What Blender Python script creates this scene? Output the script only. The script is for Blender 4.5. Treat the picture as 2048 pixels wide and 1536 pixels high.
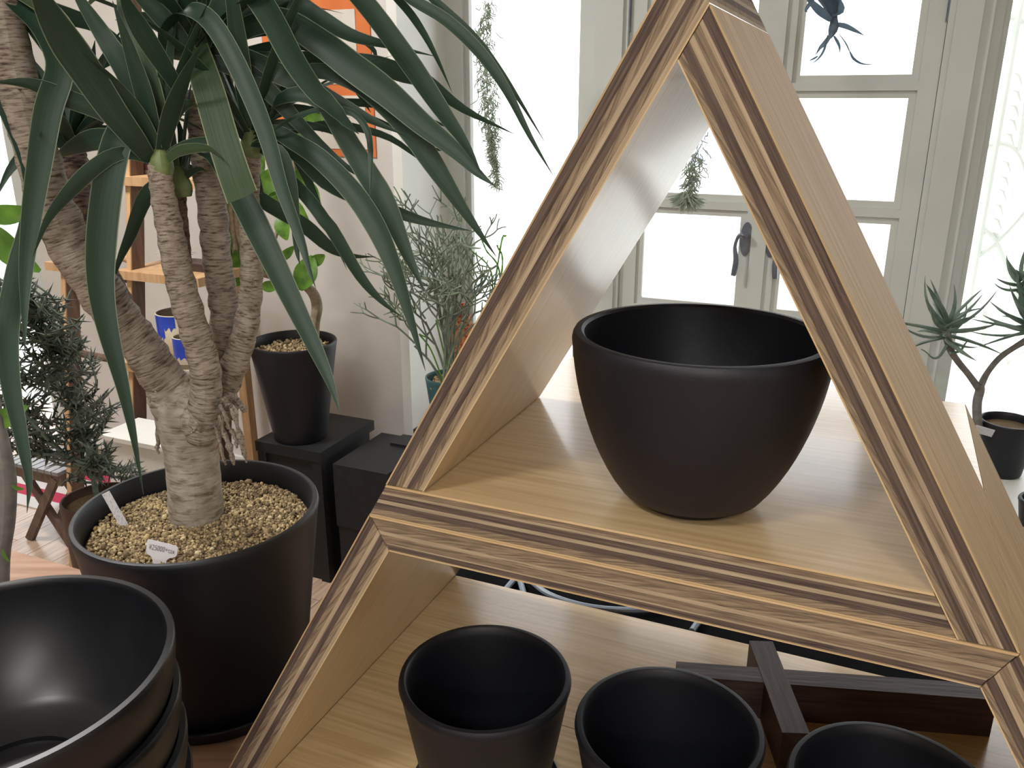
import bpy, bmesh, math, random
from mathutils import Vector, Matrix, noise
random.seed(7)
scene = bpy.context.scene
for o in list(bpy.data.objects): bpy.data.objects.remove(o)
COL = scene.collection
R3 = math.sqrt(3)
# ------------------------------------------------------------------ camera
F = 1698.6; PITCH = 0.3208968; CAMZ = 1.40
cam_d = bpy.data.cameras.new('camera'); cam = bpy.data.objects.new('camera', cam_d); COL.objects.link(cam)
cam.location = (0, 0, CAMZ); cam.rotation_euler = (math.pi/2 - PITCH, 0, 0)
cam_d.sensor_width = 36; cam_d.lens = 36*F/2048; cam_d.clip_start = .02
scene.camera = cam
# ------------------------------------------------------------------ world, light, exposure
w = bpy.data.worlds.new('world'); scene.world = w; w.use_nodes = True
bg = w.node_tree.nodes['Background']; bg.inputs[0].default_value = (.93, .97, 1, 1); bg.inputs[1].default_value = 3.6
scene.view_settings.view_transform = 'Standard'; scene.view_settings.look = 'None'
scene.view_settings.exposure = 0.0; scene.view_settings.gamma = 1
def area_light(name, loc, size, power, col, aim=None):
    d = bpy.data.lights.new(name, 'AREA'); d.size = size; d.energy = power; d.color = col
    o = bpy.data.objects.new(name, d); COL.objects.link(o); o.location = loc
    if aim: o.rotation_euler = (Vector(aim)-Vector(loc)).to_track_quat('-Z', 'Y').to_euler()
    return o
LAMPS = [(-.9, -.5, 2.55), (.0, -1.5, 2.55), (-.2, -2.6, 2.55), (-1.3, 1.75, 2.55)]  # unseen ceiling lamps; those at the back and by the ladder are added fill
LPOW = [19, 20, 28, 40]
for L_, pw in zip(LAMPS, LPOW): area_light('ceiling_fill_light', (L_[0], L_[1], L_[2]-.03), .34, pw, (1, .975, .95))
# ------------------------------------------------------------------ frames and projection helpers
CP, SP = math.cos(PITCH), math.sin(PITCH)
def ray(px, py):
    a = (px-1024)/F; b = (768-py)/F
    return Vector((a, CP+b*SP, -SP+b*CP))
def onz(px, py, z):
    r = ray(px, py); return r*((z-CAMZ)/r.z)+Vector((0, 0, CAMZ))
def at(px, py, Y):
    r = ray(px, py); return r*(Y/r.y)+Vector((0, 0, CAMZ))
def mpp(P): return (P.y*CP-(P.z-CAMZ)*SP)/F        # metres per photo pixel at P
YAW = -0.407911259; U = Vector((math.cos(YAW), math.sin(YAW), 0)); V = Vector((-U.y, U.x, 0)); Zv = Vector((0, 0, 1))
S = .42; T = .0640738*S; D1 = .530755*S; H = S*R3/2
SO = Vector((-.25109564*S, 1.34205517*S, CAMZ-.68803033*S))
def sh(u, v, w_): return SO+U*u+V*v+Zv*w_
ZT = SO.z-H                      # table top
RO = Vector((-.34435709, 2.75, 0))
def rm(a, b, z): return RO+U*a+V*b+Zv*z
def hit(px, py, b):               # photo pixel -> (a, z) on the wall plane at depth b
    r = ray(px, py); k = (V.dot(RO)+b)/V.dot(r); q = r*k+Vector((0, 0, CAMZ))
    return (q-RO).dot(U), q.z
# ------------------------------------------------------------------ mesh helpers
class MB:
    def __init__(s): s.v = []; s.f = []; s.uv = []; s.mi = []; s.col = []; s.cy = []
    def add(s, vs, fs, uvs=None, mi=0, col=None, cy=None):
        n = len(s.v); s.v += [Vector(x) for x in vs]; s.uv += list(uvs) if uvs else [(0, 0)]*len(vs)
        s.col += [col or 0.5]*len(vs); s.cy += cy or [(0, 0, 0)]*len(vs)
        for f_ in fs: s.f.append(tuple(i+n for i in f_)); s.mi.append(mi)
        return s
    def hexa(s, c, lu=None, mi=0):
        # c: 8 corners front quad ABCD (A-B length, A-D thickness), back quad same order; own verts per face
        A, B, C_, D, A2, B2, C2, D2 = [Vector(x) for x in c]
        L_ = (B-A).length; th = (D-A).length; dp = (A2-A).length; o = random.random()*9 if lu is None else lu
        def fc(ps, us): s.add(ps, [(0, 1, 2, 3)], us, mi)
        fc([A, B, C_, D], [(o, 0), (o+L_, 0), (o+L_, th), (o, th)])
        fc([B2, A2, D2, C2], [(o+L_, dp), (o, dp), (o, dp+th), (o+L_, dp+th)])
        fc([A, A2, B2, B], [(o, 0), (o, dp), (o+L_, dp), (o+L_, 0)])
        fc([D, C_, C2, D2], [(o, th), (o+L_, th), (o+L_, th+dp), (o, th+dp)])
        fc([A, D, D2, A2], [(o, 0), (o+.003, th), (o+.003, th+dp), (o, dp)])
        fc([B, B2, C2, C_], [(o, 0), (o, dp), (o+.003, dp+th), (o+.003, th)])
        return s
    def box(s, c, ex, ey, ez, mi=0):           # centre and three half-axis vectors
        c, ex, ey, ez = Vector(c), Vector(ex), Vector(ey), Vector(ez)
        return s.hexa([c-ex-ey-ez, c+ex-ey-ez, c+ex-ey+ez, c-ex-ey+ez, c-ex+ey-ez, c+ex+ey-ez, c+ex+ey+ez, c-ex+ey+ez], mi=mi)
    def tube(s, pts, rad, n=8, cap=True, mi=0, flat=1.0, col=None):
        pts = [Vector(p_) for p_ in pts]
        if not hasattr(rad, '__len__'): rad = [rad]*len(pts)
        ref = Vector((.31, -.87, .38)); vs = []; us = []; cy = []; ln = 0
        tp = (pts[1]-pts[0]).normalized(); nrm = (ref-tp*ref.dot(tp)).normalized()
        for i, p_ in enumerate(pts):
            t_ = (pts[min(i+1, len(pts)-1)]-pts[max(i-1, 0)]).normalized()
            nrm = (nrm-t_*nrm.dot(t_)).normalized(); bn = t_.cross(nrm)
            if i: ln += (p_-pts[i-1]).length
            for k in range(n+1):
                a = 2*math.pi*k/n; vs.append(p_+(nrm*math.cos(a)+bn*math.sin(a)*flat)*rad[i]); us.append((k/n*.2, ln)); cy.append((.02*math.cos(a)+pts[0].x*7, .02*math.sin(a), ln+pts[0].z*3))
        fs = [(i*(n+1)+k, i*(n+1)+k+1, (i+1)*(n+1)+k+1, (i+1)*(n+1)+k) for i in range(len(pts)-1) for k in range(n)]
        if cap:
            fs.append(tuple(range(n-1, -1, -1))); b0 = (len(pts)-1)*(n+1); fs.append(tuple(range(b0, b0+n)))
        return s.add(vs, fs, us, mi, col, cy)
    def lathe(s, prof, c, n=64, mi=0):
        c = Vector(c); vs = []; us = []; ln = 0
        for i, (r_, z_) in enumerate(prof):
            if i: ln += math.hypot(r_-prof[i-1][0], z_-prof[i-1][1])
            for k in range(n+1):
                a = 2*math.pi*k/n; vs.append(c+Vector((r_*math.cos(a), r_*math.sin(a), z_))); us.append((k/n, ln))
        fs = [(i*(n+1)+k, i*(n+1)+k+1, (i+1)*(n+1)+k+1, (i+1)*(n+1)+k) for i in range(len(prof)-1) for k in range(n)]
        return s.add(vs, fs, us, mi)
    def poly(s, pts, thick, mi=0):            # flat polygon with thickness vector
        pts = [Vector(p_) for p_ in pts]; th = Vector(thick); n = len(pts)
        s.add(pts, [tuple(range(n))], [(0, 0)]*n, mi); s.add([p_+th for p_ in pts], [tuple(range(n-1, -1, -1))], [(0, 0)]*n, mi)
        for i in range(n):
            j = (i+1) % n; s.add([pts[i], pts[j], pts[j]+th, pts[i]+th], [(3, 2, 1, 0)], [(0, 0)]*4, mi)
        return s
    def build(s, name, mat, parent=None, loc=None, smooth=True, ang=38, weld=False):
        org = ORG[parent.name] if parent else Vector(loc if loc is not None else (0, 0, 0))
        me = bpy.data.meshes.new(name); me.from_pydata([tuple(x-org) for x in s.v], [], s.f)
        uvl = me.uv_layers.new(name='UVMap')
        idx = [l.vertex_index for l in me.loops]
        uvl.data.foreach_set('uv', [c_ for i in idx for c_ in s.uv[i]])
        at_ = me.attributes.new('tone', 'FLOAT', 'POINT'); at_.data.foreach_set('value', s.col)
        if any(c_ != (0, 0, 0) for c_ in s.cy[:1]):
            ac = me.attributes.new('cyl', 'FLOAT_VECTOR', 'POINT'); ac.data.foreach_set('vector', [x for c_ in s.cy for x in c_])
        for m_ in (mat if isinstance(mat, (list, tuple)) else [mat]): me.materials.append(m_)
        if any(s.mi): me.polygons.foreach_set('material_index', s.mi)
        bm = bmesh.new(); bm.from_mesh(me)
        if weld: bmesh.ops.remove_doubles(bm, verts=bm.verts, dist=1e-6)
        bmesh.ops.recalc_face_normals(bm, faces=bm.faces); bm.to_mesh(me); bm.free()
        if smooth:
            me.shade_smooth(); me.set_sharp_from_angle(angle=math.radians(ang))
        o = bpy.data.objects.new(name, me); COL.objects.link(o)
        if parent: o.parent = parent
        else: o.location = org
        ORG[o.name] = org
        return o
ORG = {}
def tag(o, label, cat, group=None, kind=None):
    if label: o['label'] = label
    if cat: o['category'] = cat
    if group: o['group'] = group
    if kind: o['kind'] = kind
    return o
def thing(name, label, cat, loc, group=None):
    o = bpy.data.objects.new(name, None); COL.objects.link(o); o.location = loc; ORG[o.name] = Vector(loc)
    o.empty_display_size = .05
    return tag(o, label, cat, group)
def struct(o): o['kind'] = 'structure'; return o
def smoothpath(pts, n):
    pts = [Vector(p_) for p_ in pts]
    if len(pts) < 3: return [pts[0].lerp(pts[-1], i/n) for i in range(n+1)]
    e = [pts[0]*2-pts[1]]+pts+[pts[-1]*2-pts[-2]]; m = len(pts)-1; out = []
    for i in range(n+1):
        x = i/n*m; k = min(int(x), m-1); t_ = x-k; a, b, c_, d = e[k:k+4]
        out.append(.5*((2*b)+(c_-a)*t_+(2*a-5*b+4*c_-d)*t_*t_+(3*b-a-3*c_+d)*t_**3))
    return out
def lerpl(l, x):
    x = max(0, min(1, x))*(len(l)-1); k = min(int(x), len(l)-2); return l[k]+(l[k+1]-l[k])*(x-k)
# ------------------------------------------------------------------ materials
def lin(c):
    return tuple((x/255/12.92 if x <= 10.3 else ((x/255+.055)/1.055)**2.4) for x in c)+(1,)
def nd(nt, typ, **kw):
    n = nt.nodes.new(typ)
    for k, v_ in kw.items(): setattr(n, k, v_)
    return n
def mat(name, c1, c2=None, rough=.5, scale=(20, 20, 20), coord='Object', detail=4, bump=0, bscale=None, spec=.5, coat=0, metal=0, lo=.35, hi=.65, rvar=0, distort=0, trans=0, sheen=0, rot=0, knots=None):
    m = bpy.data.materials.new(name); m.use_nodes = True; nt = m.node_tree; B = nt.nodes['Principled BSDF']
    B.inputs['Roughness'].default_value = rough; B.inputs['Specular IOR Level'].default_value = spec
    B.inputs['Metallic'].default_value = metal; B.inputs['Coat Weight'].default_value = coat; B.inputs['Coat Roughness'].default_value = .12
    B.inputs['Sheen Weight'].default_value = sheen
    tc = nd(nt, 'ShaderNodeTexCoord'); mp = nd(nt, 'ShaderNodeMapping'); mp.inputs['Scale'].default_value = scale; mp.inputs['Rotation'].default_value = (0, 0, rot); mp.vector_type = 'TEXTURE' if False else 'POINT'
    if rot:
        m0 = nd(nt, 'ShaderNodeMapping'); m0.inputs['Rotation'].default_value = (0, 0, rot); mp.inputs['Rotation'].default_value = (0, 0, 0); nt.links.new(tc.outputs[coord], m0.inputs['Vector'])
    nt.links.new(m0.outputs[0] if rot else tc.outputs[coord], mp.inputs['Vector'])
    nz = nd(nt, 'ShaderNodeTexNoise'); nz.inputs['Scale'].default_value = 1; nz.inputs['Detail'].default_value = detail; nz.inputs['Distortion'].default_value = distort
    nt.links.new(mp.outputs[0], nz.inputs['Vector'])
    cr = nd(nt, 'ShaderNodeValToRGB'); cr.color_ramp.elements[0].position = lo; cr.color_ramp.elements[1].position = hi
    cr.color_ramp.elements[0].color = lin(c1); cr.color_ramp.elements[1].color = lin(c2 or c1)
    nt.links.new(nz.outputs[0], cr.inputs[0]); nt.links.new(cr.outputs[0], B.inputs['Base Color'])
    if knots:
        mk = nd(nt, 'ShaderNodeMapping'); mk.inputs['Scale'].default_value = (knots[0], knots[1], 1); nt.links.new(tc.outputs[coord], mk.inputs['Vector'])
        nk = nd(nt, 'ShaderNodeTexNoise'); nk.inputs['Scale'].default_value = 1; nk.inputs['Detail'].default_value = 5; nk.inputs['Roughness'].default_value = .7; nt.links.new(mk.outputs[0], nk.inputs['Vector'])
        rk = nd(nt, 'ShaderNodeValToRGB'); rk.color_ramp.elements[0].position = .26; rk.color_ramp.elements[1].position = .40; rk.color_ramp.elements[0].color = (.16, .13, .11, 1); rk.color_ramp.elements[1].color = (1, 1, 1, 1); nt.links.new(nk.outputs[0], rk.inputs[0])
        mk2 = nd(nt, 'ShaderNodeMix', data_type='RGBA', blend_type='MULTIPLY'); mk2.inputs['Factor'].default_value = 1; nt.links.new(cr.outputs[0], mk2.inputs['A']); nt.links.new(rk.outputs[0], mk2.inputs['B']); nt.links.new(mk2.outputs['Result'], B.inputs['Base Color'])
    if bump:
        src = nz
        if bscale:
            mp2 = nd(nt, 'ShaderNodeMapping'); mp2.inputs['Scale'].default_value = bscale; nt.links.new(tc.outputs[coord], mp2.inputs['Vector'])
            src = nd(nt, 'ShaderNodeTexNoise'); src.inputs['Scale'].default_value = 1; src.inputs['Detail'].default_value = 3; nt.links.new(mp2.outputs[0], src.inputs['Vector'])
        bp = nd(nt, 'ShaderNodeBump'); bp.inputs['Strength'].default_value = bump; bp.inputs['Distance'].default_value = .002
        nt.links.new(src.outputs[0], bp.inputs['Height']); nt.links.new(bp.outputs[0], B.inputs['Normal'])
    if rvar:
        mr = nd(nt, 'ShaderNodeMapRange'); mr.inputs['To Min'].default_value = rough-rvar; mr.inputs['To Max'].default_value = rough+rvar
        nt.links.new(nz.outputs[0], mr.inputs[0]); nt.links.new(mr.outputs[0], B.inputs['Roughness'])
    if trans:
        tr = nd(nt, 'ShaderNodeBsdfTranslucent'); mx = nd(nt, 'ShaderNodeMixShader'); mx.inputs[0].default_value = trans
        nt.links.new(cr.outputs[0], tr.inputs[0]); nt.links.new(B.outputs[0], mx.inputs[1]); nt.links.new(tr.outputs[0], mx.inputs[2])
        nt.links.new(mx.outputs[0], nt.nodes['Material Output'].inputs[0])
    return m
def emit(name, col, st):
    m = bpy.data.materials.new(name); m.use_nodes = True; nt = m.node_tree; nt.nodes.remove(nt.nodes['Principled BSDF'])
    e = nd(nt, 'ShaderNodeEmission'); e.inputs[0].default_value = (*col, 1); e.inputs[1].default_value = st
    nt.links.new(e.outputs[0], nt.nodes['Material Output'].inputs[0]); return m
M = {}
M['face'] = mat('birch_face', (190, 160, 116), (210, 183, 140), rough=.32, scale=(6, 170, 1), coord='UV', detail=7, bump=.08, coat=.7, rvar=.07)
M['face_raw'] = mat('birch_face_raw', (172, 146, 110), (194, 168, 130), rough=.62, scale=(7, 110, 1), coord='UV', detail=6, bump=.06, spec=.2)
M['ply_light'] = mat('ply_light', (150, 131, 106), (182, 162, 134), rough=.75, scale=(14, 700, 1), coord='UV', detail=5, bump=.3, knots=(9, 200))
M['ply_mid'] = mat('ply_mid', (105, 88, 71), (145, 125, 101), rough=.78, scale=(34, 500, 1), coord='UV', detail=6, bump=.4, rot=.05, knots=(16, 130))
M['ply_dark'] = mat('ply_dark', (68, 54, 47), (104, 86, 74), rough=.8, scale=(20, 600, 1), coord='UV', detail=6, bump=.4, knots=(14, 160))
M['ply_grain'] = mat('ply_end_grain', (106, 89, 71), (148, 128, 103), rough=.78, scale=(30, 620, 1), coord='UV', detail=3, bump=.4, rot=.16, lo=.38, hi=.6, distort=.3, knots=(12, 120))
M['pot'] = mat('black_pot', (13, 16, 23), (16, 19, 27), rough=.5, scale=(300, 300, 300), bump=.06, spec=.45)
M['pot_gloss'] = mat('black_bowl', (18, 20, 24), (22, 24, 28), rough=.36, scale=(60, 60, 60), bump=.02, spec=.5)
M['black_box'] = mat('black_stained_wood', (13, 14, 16), (24, 25, 28), rough=.62, scale=(40, 200, 40), bump=.2)
M['black_table'] = mat('black_table', (10, 10, 12), (17, 17, 20), rough=.9, scale=(30, 30, 30), spec=.08)
M['table'] = mat('pinkish_table_wood', (158, 124, 102), (186, 152, 130), rough=.36, scale=(5, 60, 10), bump=.1, detail=6)
M['table'].node_tree.nodes['Mapping'].inputs['Rotation'].default_value = (0, 0, YAW)
M['plank'] = mat('floor_plank', (170, 144, 124), (200, 174, 152), rough=.33, scale=(6, 90, 1), coord='UV', detail=6, bump=.08)
M['floor'] = mat('floor_base', (96, 72, 56), (110, 84, 66), rough=.5)
M['wall'] = mat('plaster_wall', (200, 197, 190), (218, 215, 208), rough=.85, scale=(3, 3, 3), detail=8, bump=.08, lo=.3, hi=.7)
M['white'] = mat('white_paint', (226, 228, 222), (234, 235, 230), rough=.45, scale=(5, 5, 5))
M['frame'] = mat('window_paint', (204, 210, 205), (212, 217, 212), rough=.42, scale=(6, 6, 6))
M['ceil'] = mat('ceiling_paint', (232, 230, 224), rough=.9)
M['oak'] = mat('oak_edge', (180, 142, 102), (200, 164, 122), rough=.55, scale=(60, 60, 8), bump=.1)
M['walnut'] = mat('walnut_brown', (92, 70, 56), (116, 90, 74), rough=.55, scale=(80, 80, 8), bump=.1)
M['stoolwood'] = mat('stool_wood', (90, 72, 62), (112, 92, 80), rough=.5, scale=(60, 60, 20), bump=.1)
M['slat'] = mat('stool_slat', (122, 120, 124), (140, 138, 142), rough=.35, scale=(60, 60, 20))
M['rosewood'] = mat('dark_rosewood', (54, 38, 36), (76, 58, 54), rough=.55, scale=(14, 160, 1), coord='UV', bump=.3, detail=5)
M['cable'] = mat('cable_sheath', (150, 164, 182), rough=.4)
M['metal'] = mat('handle_metal', (110, 116, 128), (134, 140, 152), rough=.32, metal=.6)
M['orange'] = mat('orange_card', (206, 112, 58), (214, 120, 64), rough=.8)
M['paper'] = mat('poster_paper', (206, 200, 190), (214, 208, 198), rough=.85)
M['ink'] = mat('black_ink', (20, 20, 22), rough=.7)
M['tag'] = mat('white_tag', (222, 220, 224), (228, 226, 230), rough=.4)
M['label'] = mat('worn_label', (172, 172, 180), (206, 206, 210), rough=.4, scale=(700, 300, 300), lo=.36, hi=.5)
M['maroon'] = mat('maroon_box', (52, 26, 26), (70, 36, 34), rough=.5)
M['ceramic'] = mat('cream_ceramic', (206, 196, 172), (218, 208, 186), rough=.4)
M['cblue'] = mat('blue_glaze', (34, 62, 168), (44, 74, 186), rough=.3)
M['clay'] = mat('raw_clay', (126, 110, 90), (140, 124, 102), rough=.7)
M['hair'] = mat('silver_fibre', (206, 200, 188), rough=.6)
M['thorn'] = mat('thorn_green', (70, 84, 74), (108, 120, 106), rough=.5, scale=(40, 40, 40))
M['brownpot'] = mat('brown_planter', (70, 52, 44), (84, 64, 54), rough=.6)
M['greenleaf'] = mat('bright_leaf', (74, 112, 40), (104, 148, 56), rough=.4, scale=(40, 40, 40), trans=.35)
M['bark'] = mat('tan_bark', (126, 112, 90), (156, 142, 118), rough=.8, scale=(60, 60, 60), bump=.3)
M['pencil'] = mat('pencil_green', (104, 120, 102), (132, 146, 126), rough=.5, scale=(30, 30, 30))
M['bright'] = mat('bright_green_stem', (104, 158, 60), (130, 184, 80), rough=.45, trans=.3)
M['greenpot'] = mat('teal_green_pot', (52, 88, 92), (66, 106, 108), rough=.4)
M['moss'] = mat('silver_moss', (186, 196, 182), (208, 216, 204), rough=.8, trans=.65)
M['succ'] = mat('succulent_green', (80, 102, 90), (116, 136, 122), rough=.45, scale=(30, 30, 30))
M['gstem'] = mat('grey_stem', (104, 101, 97), (128, 125, 119), rough=.75, scale=(60, 60, 60))
M['bluegreen'] = mat('blue_green_fern', (84, 104, 122), (108, 128, 142), rough=.5, trans=.35)
M['rugw'] = mat('rug_white', (226, 222, 222), rough=.95)
M['rugr'] = mat('rug_red', (196, 60, 92), rough=.95)
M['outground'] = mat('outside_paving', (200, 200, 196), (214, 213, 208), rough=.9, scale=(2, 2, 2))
M['carblue'] = mat('glare_paled_paint', (196, 196, 226), rough=.3)  # car colours paled to imitate the glare outside
M['tyre'] = mat('glare_paled_tyre', (170, 170, 180), rough=.8)  # tyre rubber lightened so the wheels fade into that glare
M['carglass'] = mat('glare_paled_glass', (200, 232, 236), rough=.2)
M['red'] = mat('red_print', (190, 70, 56), (206, 150, 96), rough=.6, scale=(60, 60, 90), lo=.45, hi=.5)
# yucca leaf: pale margins read from the uv, fine length streaks
def leafmat(name, c1, c2, edge):
    m = mat(name, c1, c2, rough=.5, scale=(70, 5, 1), coord='UV', detail=3, trans=.12)
    nt = m.node_tree; B = nt.nodes['Principled BSDF']; cr = nt.nodes['Color Ramp']
    uv = nd(nt, 'ShaderNodeTexCoord'); sx = nd(nt, 'ShaderNodeSeparateXYZ'); nt.links.new(uv.outputs['UV'], sx.inputs[0])
    a = nd(nt, 'ShaderNodeMath', operation='SUBTRACT'); a.inputs[1].default_value = .5; nt.links.new(sx.outputs[0], a.inputs[0])
    b = nd(nt, 'ShaderNodeMath', operation='ABSOLUTE'); nt.links.new(a.outputs[0], b.inputs[0])
    g = nd(nt, 'ShaderNodeMath', operation='GREATER_THAN'); g.inputs[1].default_value = .468; nt.links.new(b.outputs[0], g.inputs[0])
    mx = nd(nt, 'ShaderNodeMix', data_type='RGBA'); nt.links.new(g.outputs[0], mx.inputs['Factor']); nt.links.new(cr.outputs[0], mx.inputs['A']); mx.inputs['B'].default_value = lin(edge)
    nt.links.new(mx.outputs['Result'], B.inputs['Base Color'])
    return m
M['leaf'] = leafmat('yucca_leaf', (36, 56, 45), (50, 76, 60), (126, 140, 116))
M['leafy'] = leafmat('yucca_leaf_old', (50, 70, 50), (76, 94, 64), (140, 148, 112))
M['crown'] = mat('yucca_leaf_base', (86, 104, 62), (124, 138, 88), rough=.5, scale=(60, 60, 60))
def barkmat(name, pale, dark, ring, thr, zs=300):
    m = mat(name, pale, dark, rough=.85, scale=(60, 60, 60), coord='Object', detail=6, bump=.45, lo=.3, hi=.75)
    nt = m.node_tree; B = nt.nodes['Principled BSDF']; cr = nt.nodes['Color Ramp']
    tc = nd(nt, 'ShaderNodeAttribute', attribute_name='cyl'); mp = nd(nt, 'ShaderNodeMapping'); mp.inputs['Scale'].default_value = (60, 60, zs); nt.links.new(tc.outputs['Vector'], mp.inputs[0])
    nz = nd(nt, 'ShaderNodeTexNoise'); nz.inputs['Scale'].default_value = 1; nz.inputs['Detail'].default_value = 5; nz.inputs['Roughness'].default_value = .62; nz.inputs['Distortion'].default_value = .3; nt.links.new(mp.outputs[0], nz.inputs[0])
    r2 = nd(nt, 'ShaderNodeValToRGB'); r2.color_ramp.elements[0].position = thr-.1; r2.color_ramp.elements[1].position = thr+.12
    r2.color_ramp.elements[0].color = lin(ring); r2.color_ramp.elements[1].color = (1, 1, 1, 1); nt.links.new(nz.outputs[0], r2.inputs[0])
    mx = nd(nt, 'ShaderNodeMix', data_type='RGBA', blend_type='MULTIPLY'); mx.inputs['Factor'].default_value = 1
    nt.links.new(cr.outputs[0], mx.inputs['A']); nt.links.new(r2.outputs[0], mx.inputs['B']); nt.links.new(mx.outputs['Result'], B.inputs['Base Color'])
    bp = nt.nodes['Bump']; nt.links.new(nz.outputs[0], bp.inputs['Height']); bp.inputs['Distance'].default_value = .004
    return m
M['trunk'] = barkmat('yucca_trunk', (142, 132, 118), (180, 172, 158), (150, 136, 120), .40, 200)
M['branch'] = barkmat('yucca_branch', (136, 124, 110), (172, 162, 146), (118, 98, 86), .42, 460)
M['branchd'] = barkmat('yucca_branch_brown', (104, 86, 76), (140, 120, 106), (90, 68, 58), .44, 330)
def gravelmat():
    m = mat('pumice_gravel', (150, 126, 84), (190, 168, 120), rough=.85, scale=(300, 300, 300), bump=.3)
    nt = m.node_tree; B = nt.nodes['Principled BSDF']
    a = nd(nt, 'ShaderNodeAttribute', attribute_name='tone'); r = nd(nt, 'ShaderNodeValToRGB'); r.color_ramp.elements[0].color = lin((92, 76, 56)); r.color_ramp.elements[1].color = lin((222, 206, 172))
    e = r.color_ramp.elements.new(.45); e.color = lin((142, 122, 92)); e = r.color_ramp.elements.new(.8); e.color = lin((192, 170, 124))
    nt.links.new(a.outputs['Fac'], r.inputs[0]); nt.links.new(r.outputs[0], B.inputs['Base Color']); return m
M['gravel'] = gravelmat()
M['soil'] = mat('gravel_bed', (104, 88, 64), (130, 110, 80), rough=.95, scale=(300, 300, 300))
def glassmat():
    m = bpy.data.materials.new('window_glass'); m.use_nodes = True; nt = m.node_tree; nt.nodes.remove(nt.nodes['Principled BSDF'])
    t_ = nd(nt, 'ShaderNodeBsdfTransparent'); g = nd(nt, 'ShaderNodeBsdfGlossy'); g.inputs['Roughness'].default_value = .02
    fr = nd(nt, 'ShaderNodeFresnel'); fr.inputs[0].default_value = 1.25; mx = nd(nt, 'ShaderNodeMixShader')
    nt.links.new(fr.outputs[0], mx.inputs[0]); nt.links.new(t_.outputs[0], mx.inputs[1]); nt.links.new(g.outputs[0], mx.inputs[2]); nt.links.new(mx.outputs[0], nt.nodes['Material Output'].inputs[0]); return m
M['glass'] = glassmat()
# ================================================================== THE ROOM
LB = .31
def rbox(mb, a0, a1, b0, b1, z0, z1, mi=0):
    return mb.box(rm((a0+a1)/2, (b0+b1)/2, (z0+z1)/2), U*(a1-a0)/2, V*(b1-b0)/2, Zv*(z1-z0)/2, mi)
def rstruct(name, m, *boxes, parent=None, kind=True):
    mb = MB()
    for b_ in boxes: rbox(mb, *b_)
    o = mb.build(name, M[m], parent, loc=rm(boxes[0][0], boxes[0][2], boxes[0][4]) if not parent else None)
    return struct(o) if (kind and not parent) else o
floor = rstruct('floor', 'floor', (-3.2, 3.0, -5.2, LB, -.06, -.012))
# planks run along b; those the photograph shows are laid one by one, the rest in one piece
PW = .115
near = MB()
for i in range(int(6.2/PW)):
    a0 = -3.2+i*PW
    if -2.3 < a0 < .2:
        b_ = -1.9+((i*.37) % .6)
        cuts = [-2.2, b_, b_+.9, LB]
        for c0, c1 in zip(cuts[:-1], cuts[1:]):
            c1 = min(c1, LB)
            if c1-c0 < .03: continue
            mb = MB(); A = rm(a0+.001, c0+.001, -.012)
            mb.hexa([rm(a0+.001, c0, 0), rm(a0+.001, c1-.002, 0), rm(a0+.001, c1-.002, -.012), rm(a0+.001, c0, -.012), rm(a0+PW-.001, c0, 0), rm(a0+PW-.001, c1-.002, 0), rm(a0+PW-.001, c1-.002, -.012), rm(a0+PW-.001, c0, -.012)])
            mb.build('plank', M['plank'], floor)
        near.hexa([rm(a0, -5.2, 0), rm(a0, -2.202, 0), rm(a0, -2.202, -.012), rm(a0, -5.2, -.012), rm(a0+PW-.002, -5.2, 0), rm(a0+PW-.002, -2.202, 0), rm(a0+PW-.002, -2.202, -.012), rm(a0+PW-.002, -5.2, -.012)])
    else:
        near.hexa([rm(a0, -5.2, 0), rm(a0, LB, 0), rm(a0, LB, -.012), rm(a0, -5.2, -.012), rm(a0+PW-.002, -5.2, 0), rm(a0+PW-.002, LB, 0), rm(a0+PW-.002, LB, -.012), rm(a0+PW-.002, -5.2, -.012)])
near.build('planking', M['plank'], floor)['kind'] = 'stuff'
rstruct('ceiling', 'ceil', (-3.3, 3.1, -5.3, .6, 2.7, 2.76))
rstruct('wall_left', 'wall', (-1.73, -.006, 0, LB-.004, 0, 2.7), (-3.2, -1.73, 0, LB, 2.3, 2.7), (-3.2, -2.95, 0, LB, 0, 2.3))
rstruct('wall_far_left', 'wall', (-3.3, -3.2, -5.3, .6, 0, 2.7))
rstruct('wall_back', 'wall', (-3.2, 3.0, -5.3, -5.2, 0, 2.7))
rstruct('wall_right', 'wall', (3.0, 3.1, -5.3, .6, 0, 2.7))
rstruct('wall_window', 'white', (0, 3.0, LB, LB+.12, 2.32, 2.7), (0, .53, LB, LB+.12, 0, .24), (1.6, 3.0, LB, LB+.12, 0, .42), (2.3, 3.0, LB, LB+.12, .42, 2.32))  # last piece is added out of view to cut light on the shelf
rstruct('trim_1', 'white', (-.006, .004, .0, LB, 0, 2.7), (-.03, .004, -.008, .0, 0, 2.7))
rstruct('trim_2', 'frame', (-1.765, -1.715, -.02, LB+.02, 0, 2.3))
rstruct('baseboard_left', 'white', (-1.71, -.03, -.014, 0, 0, .09))
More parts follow.
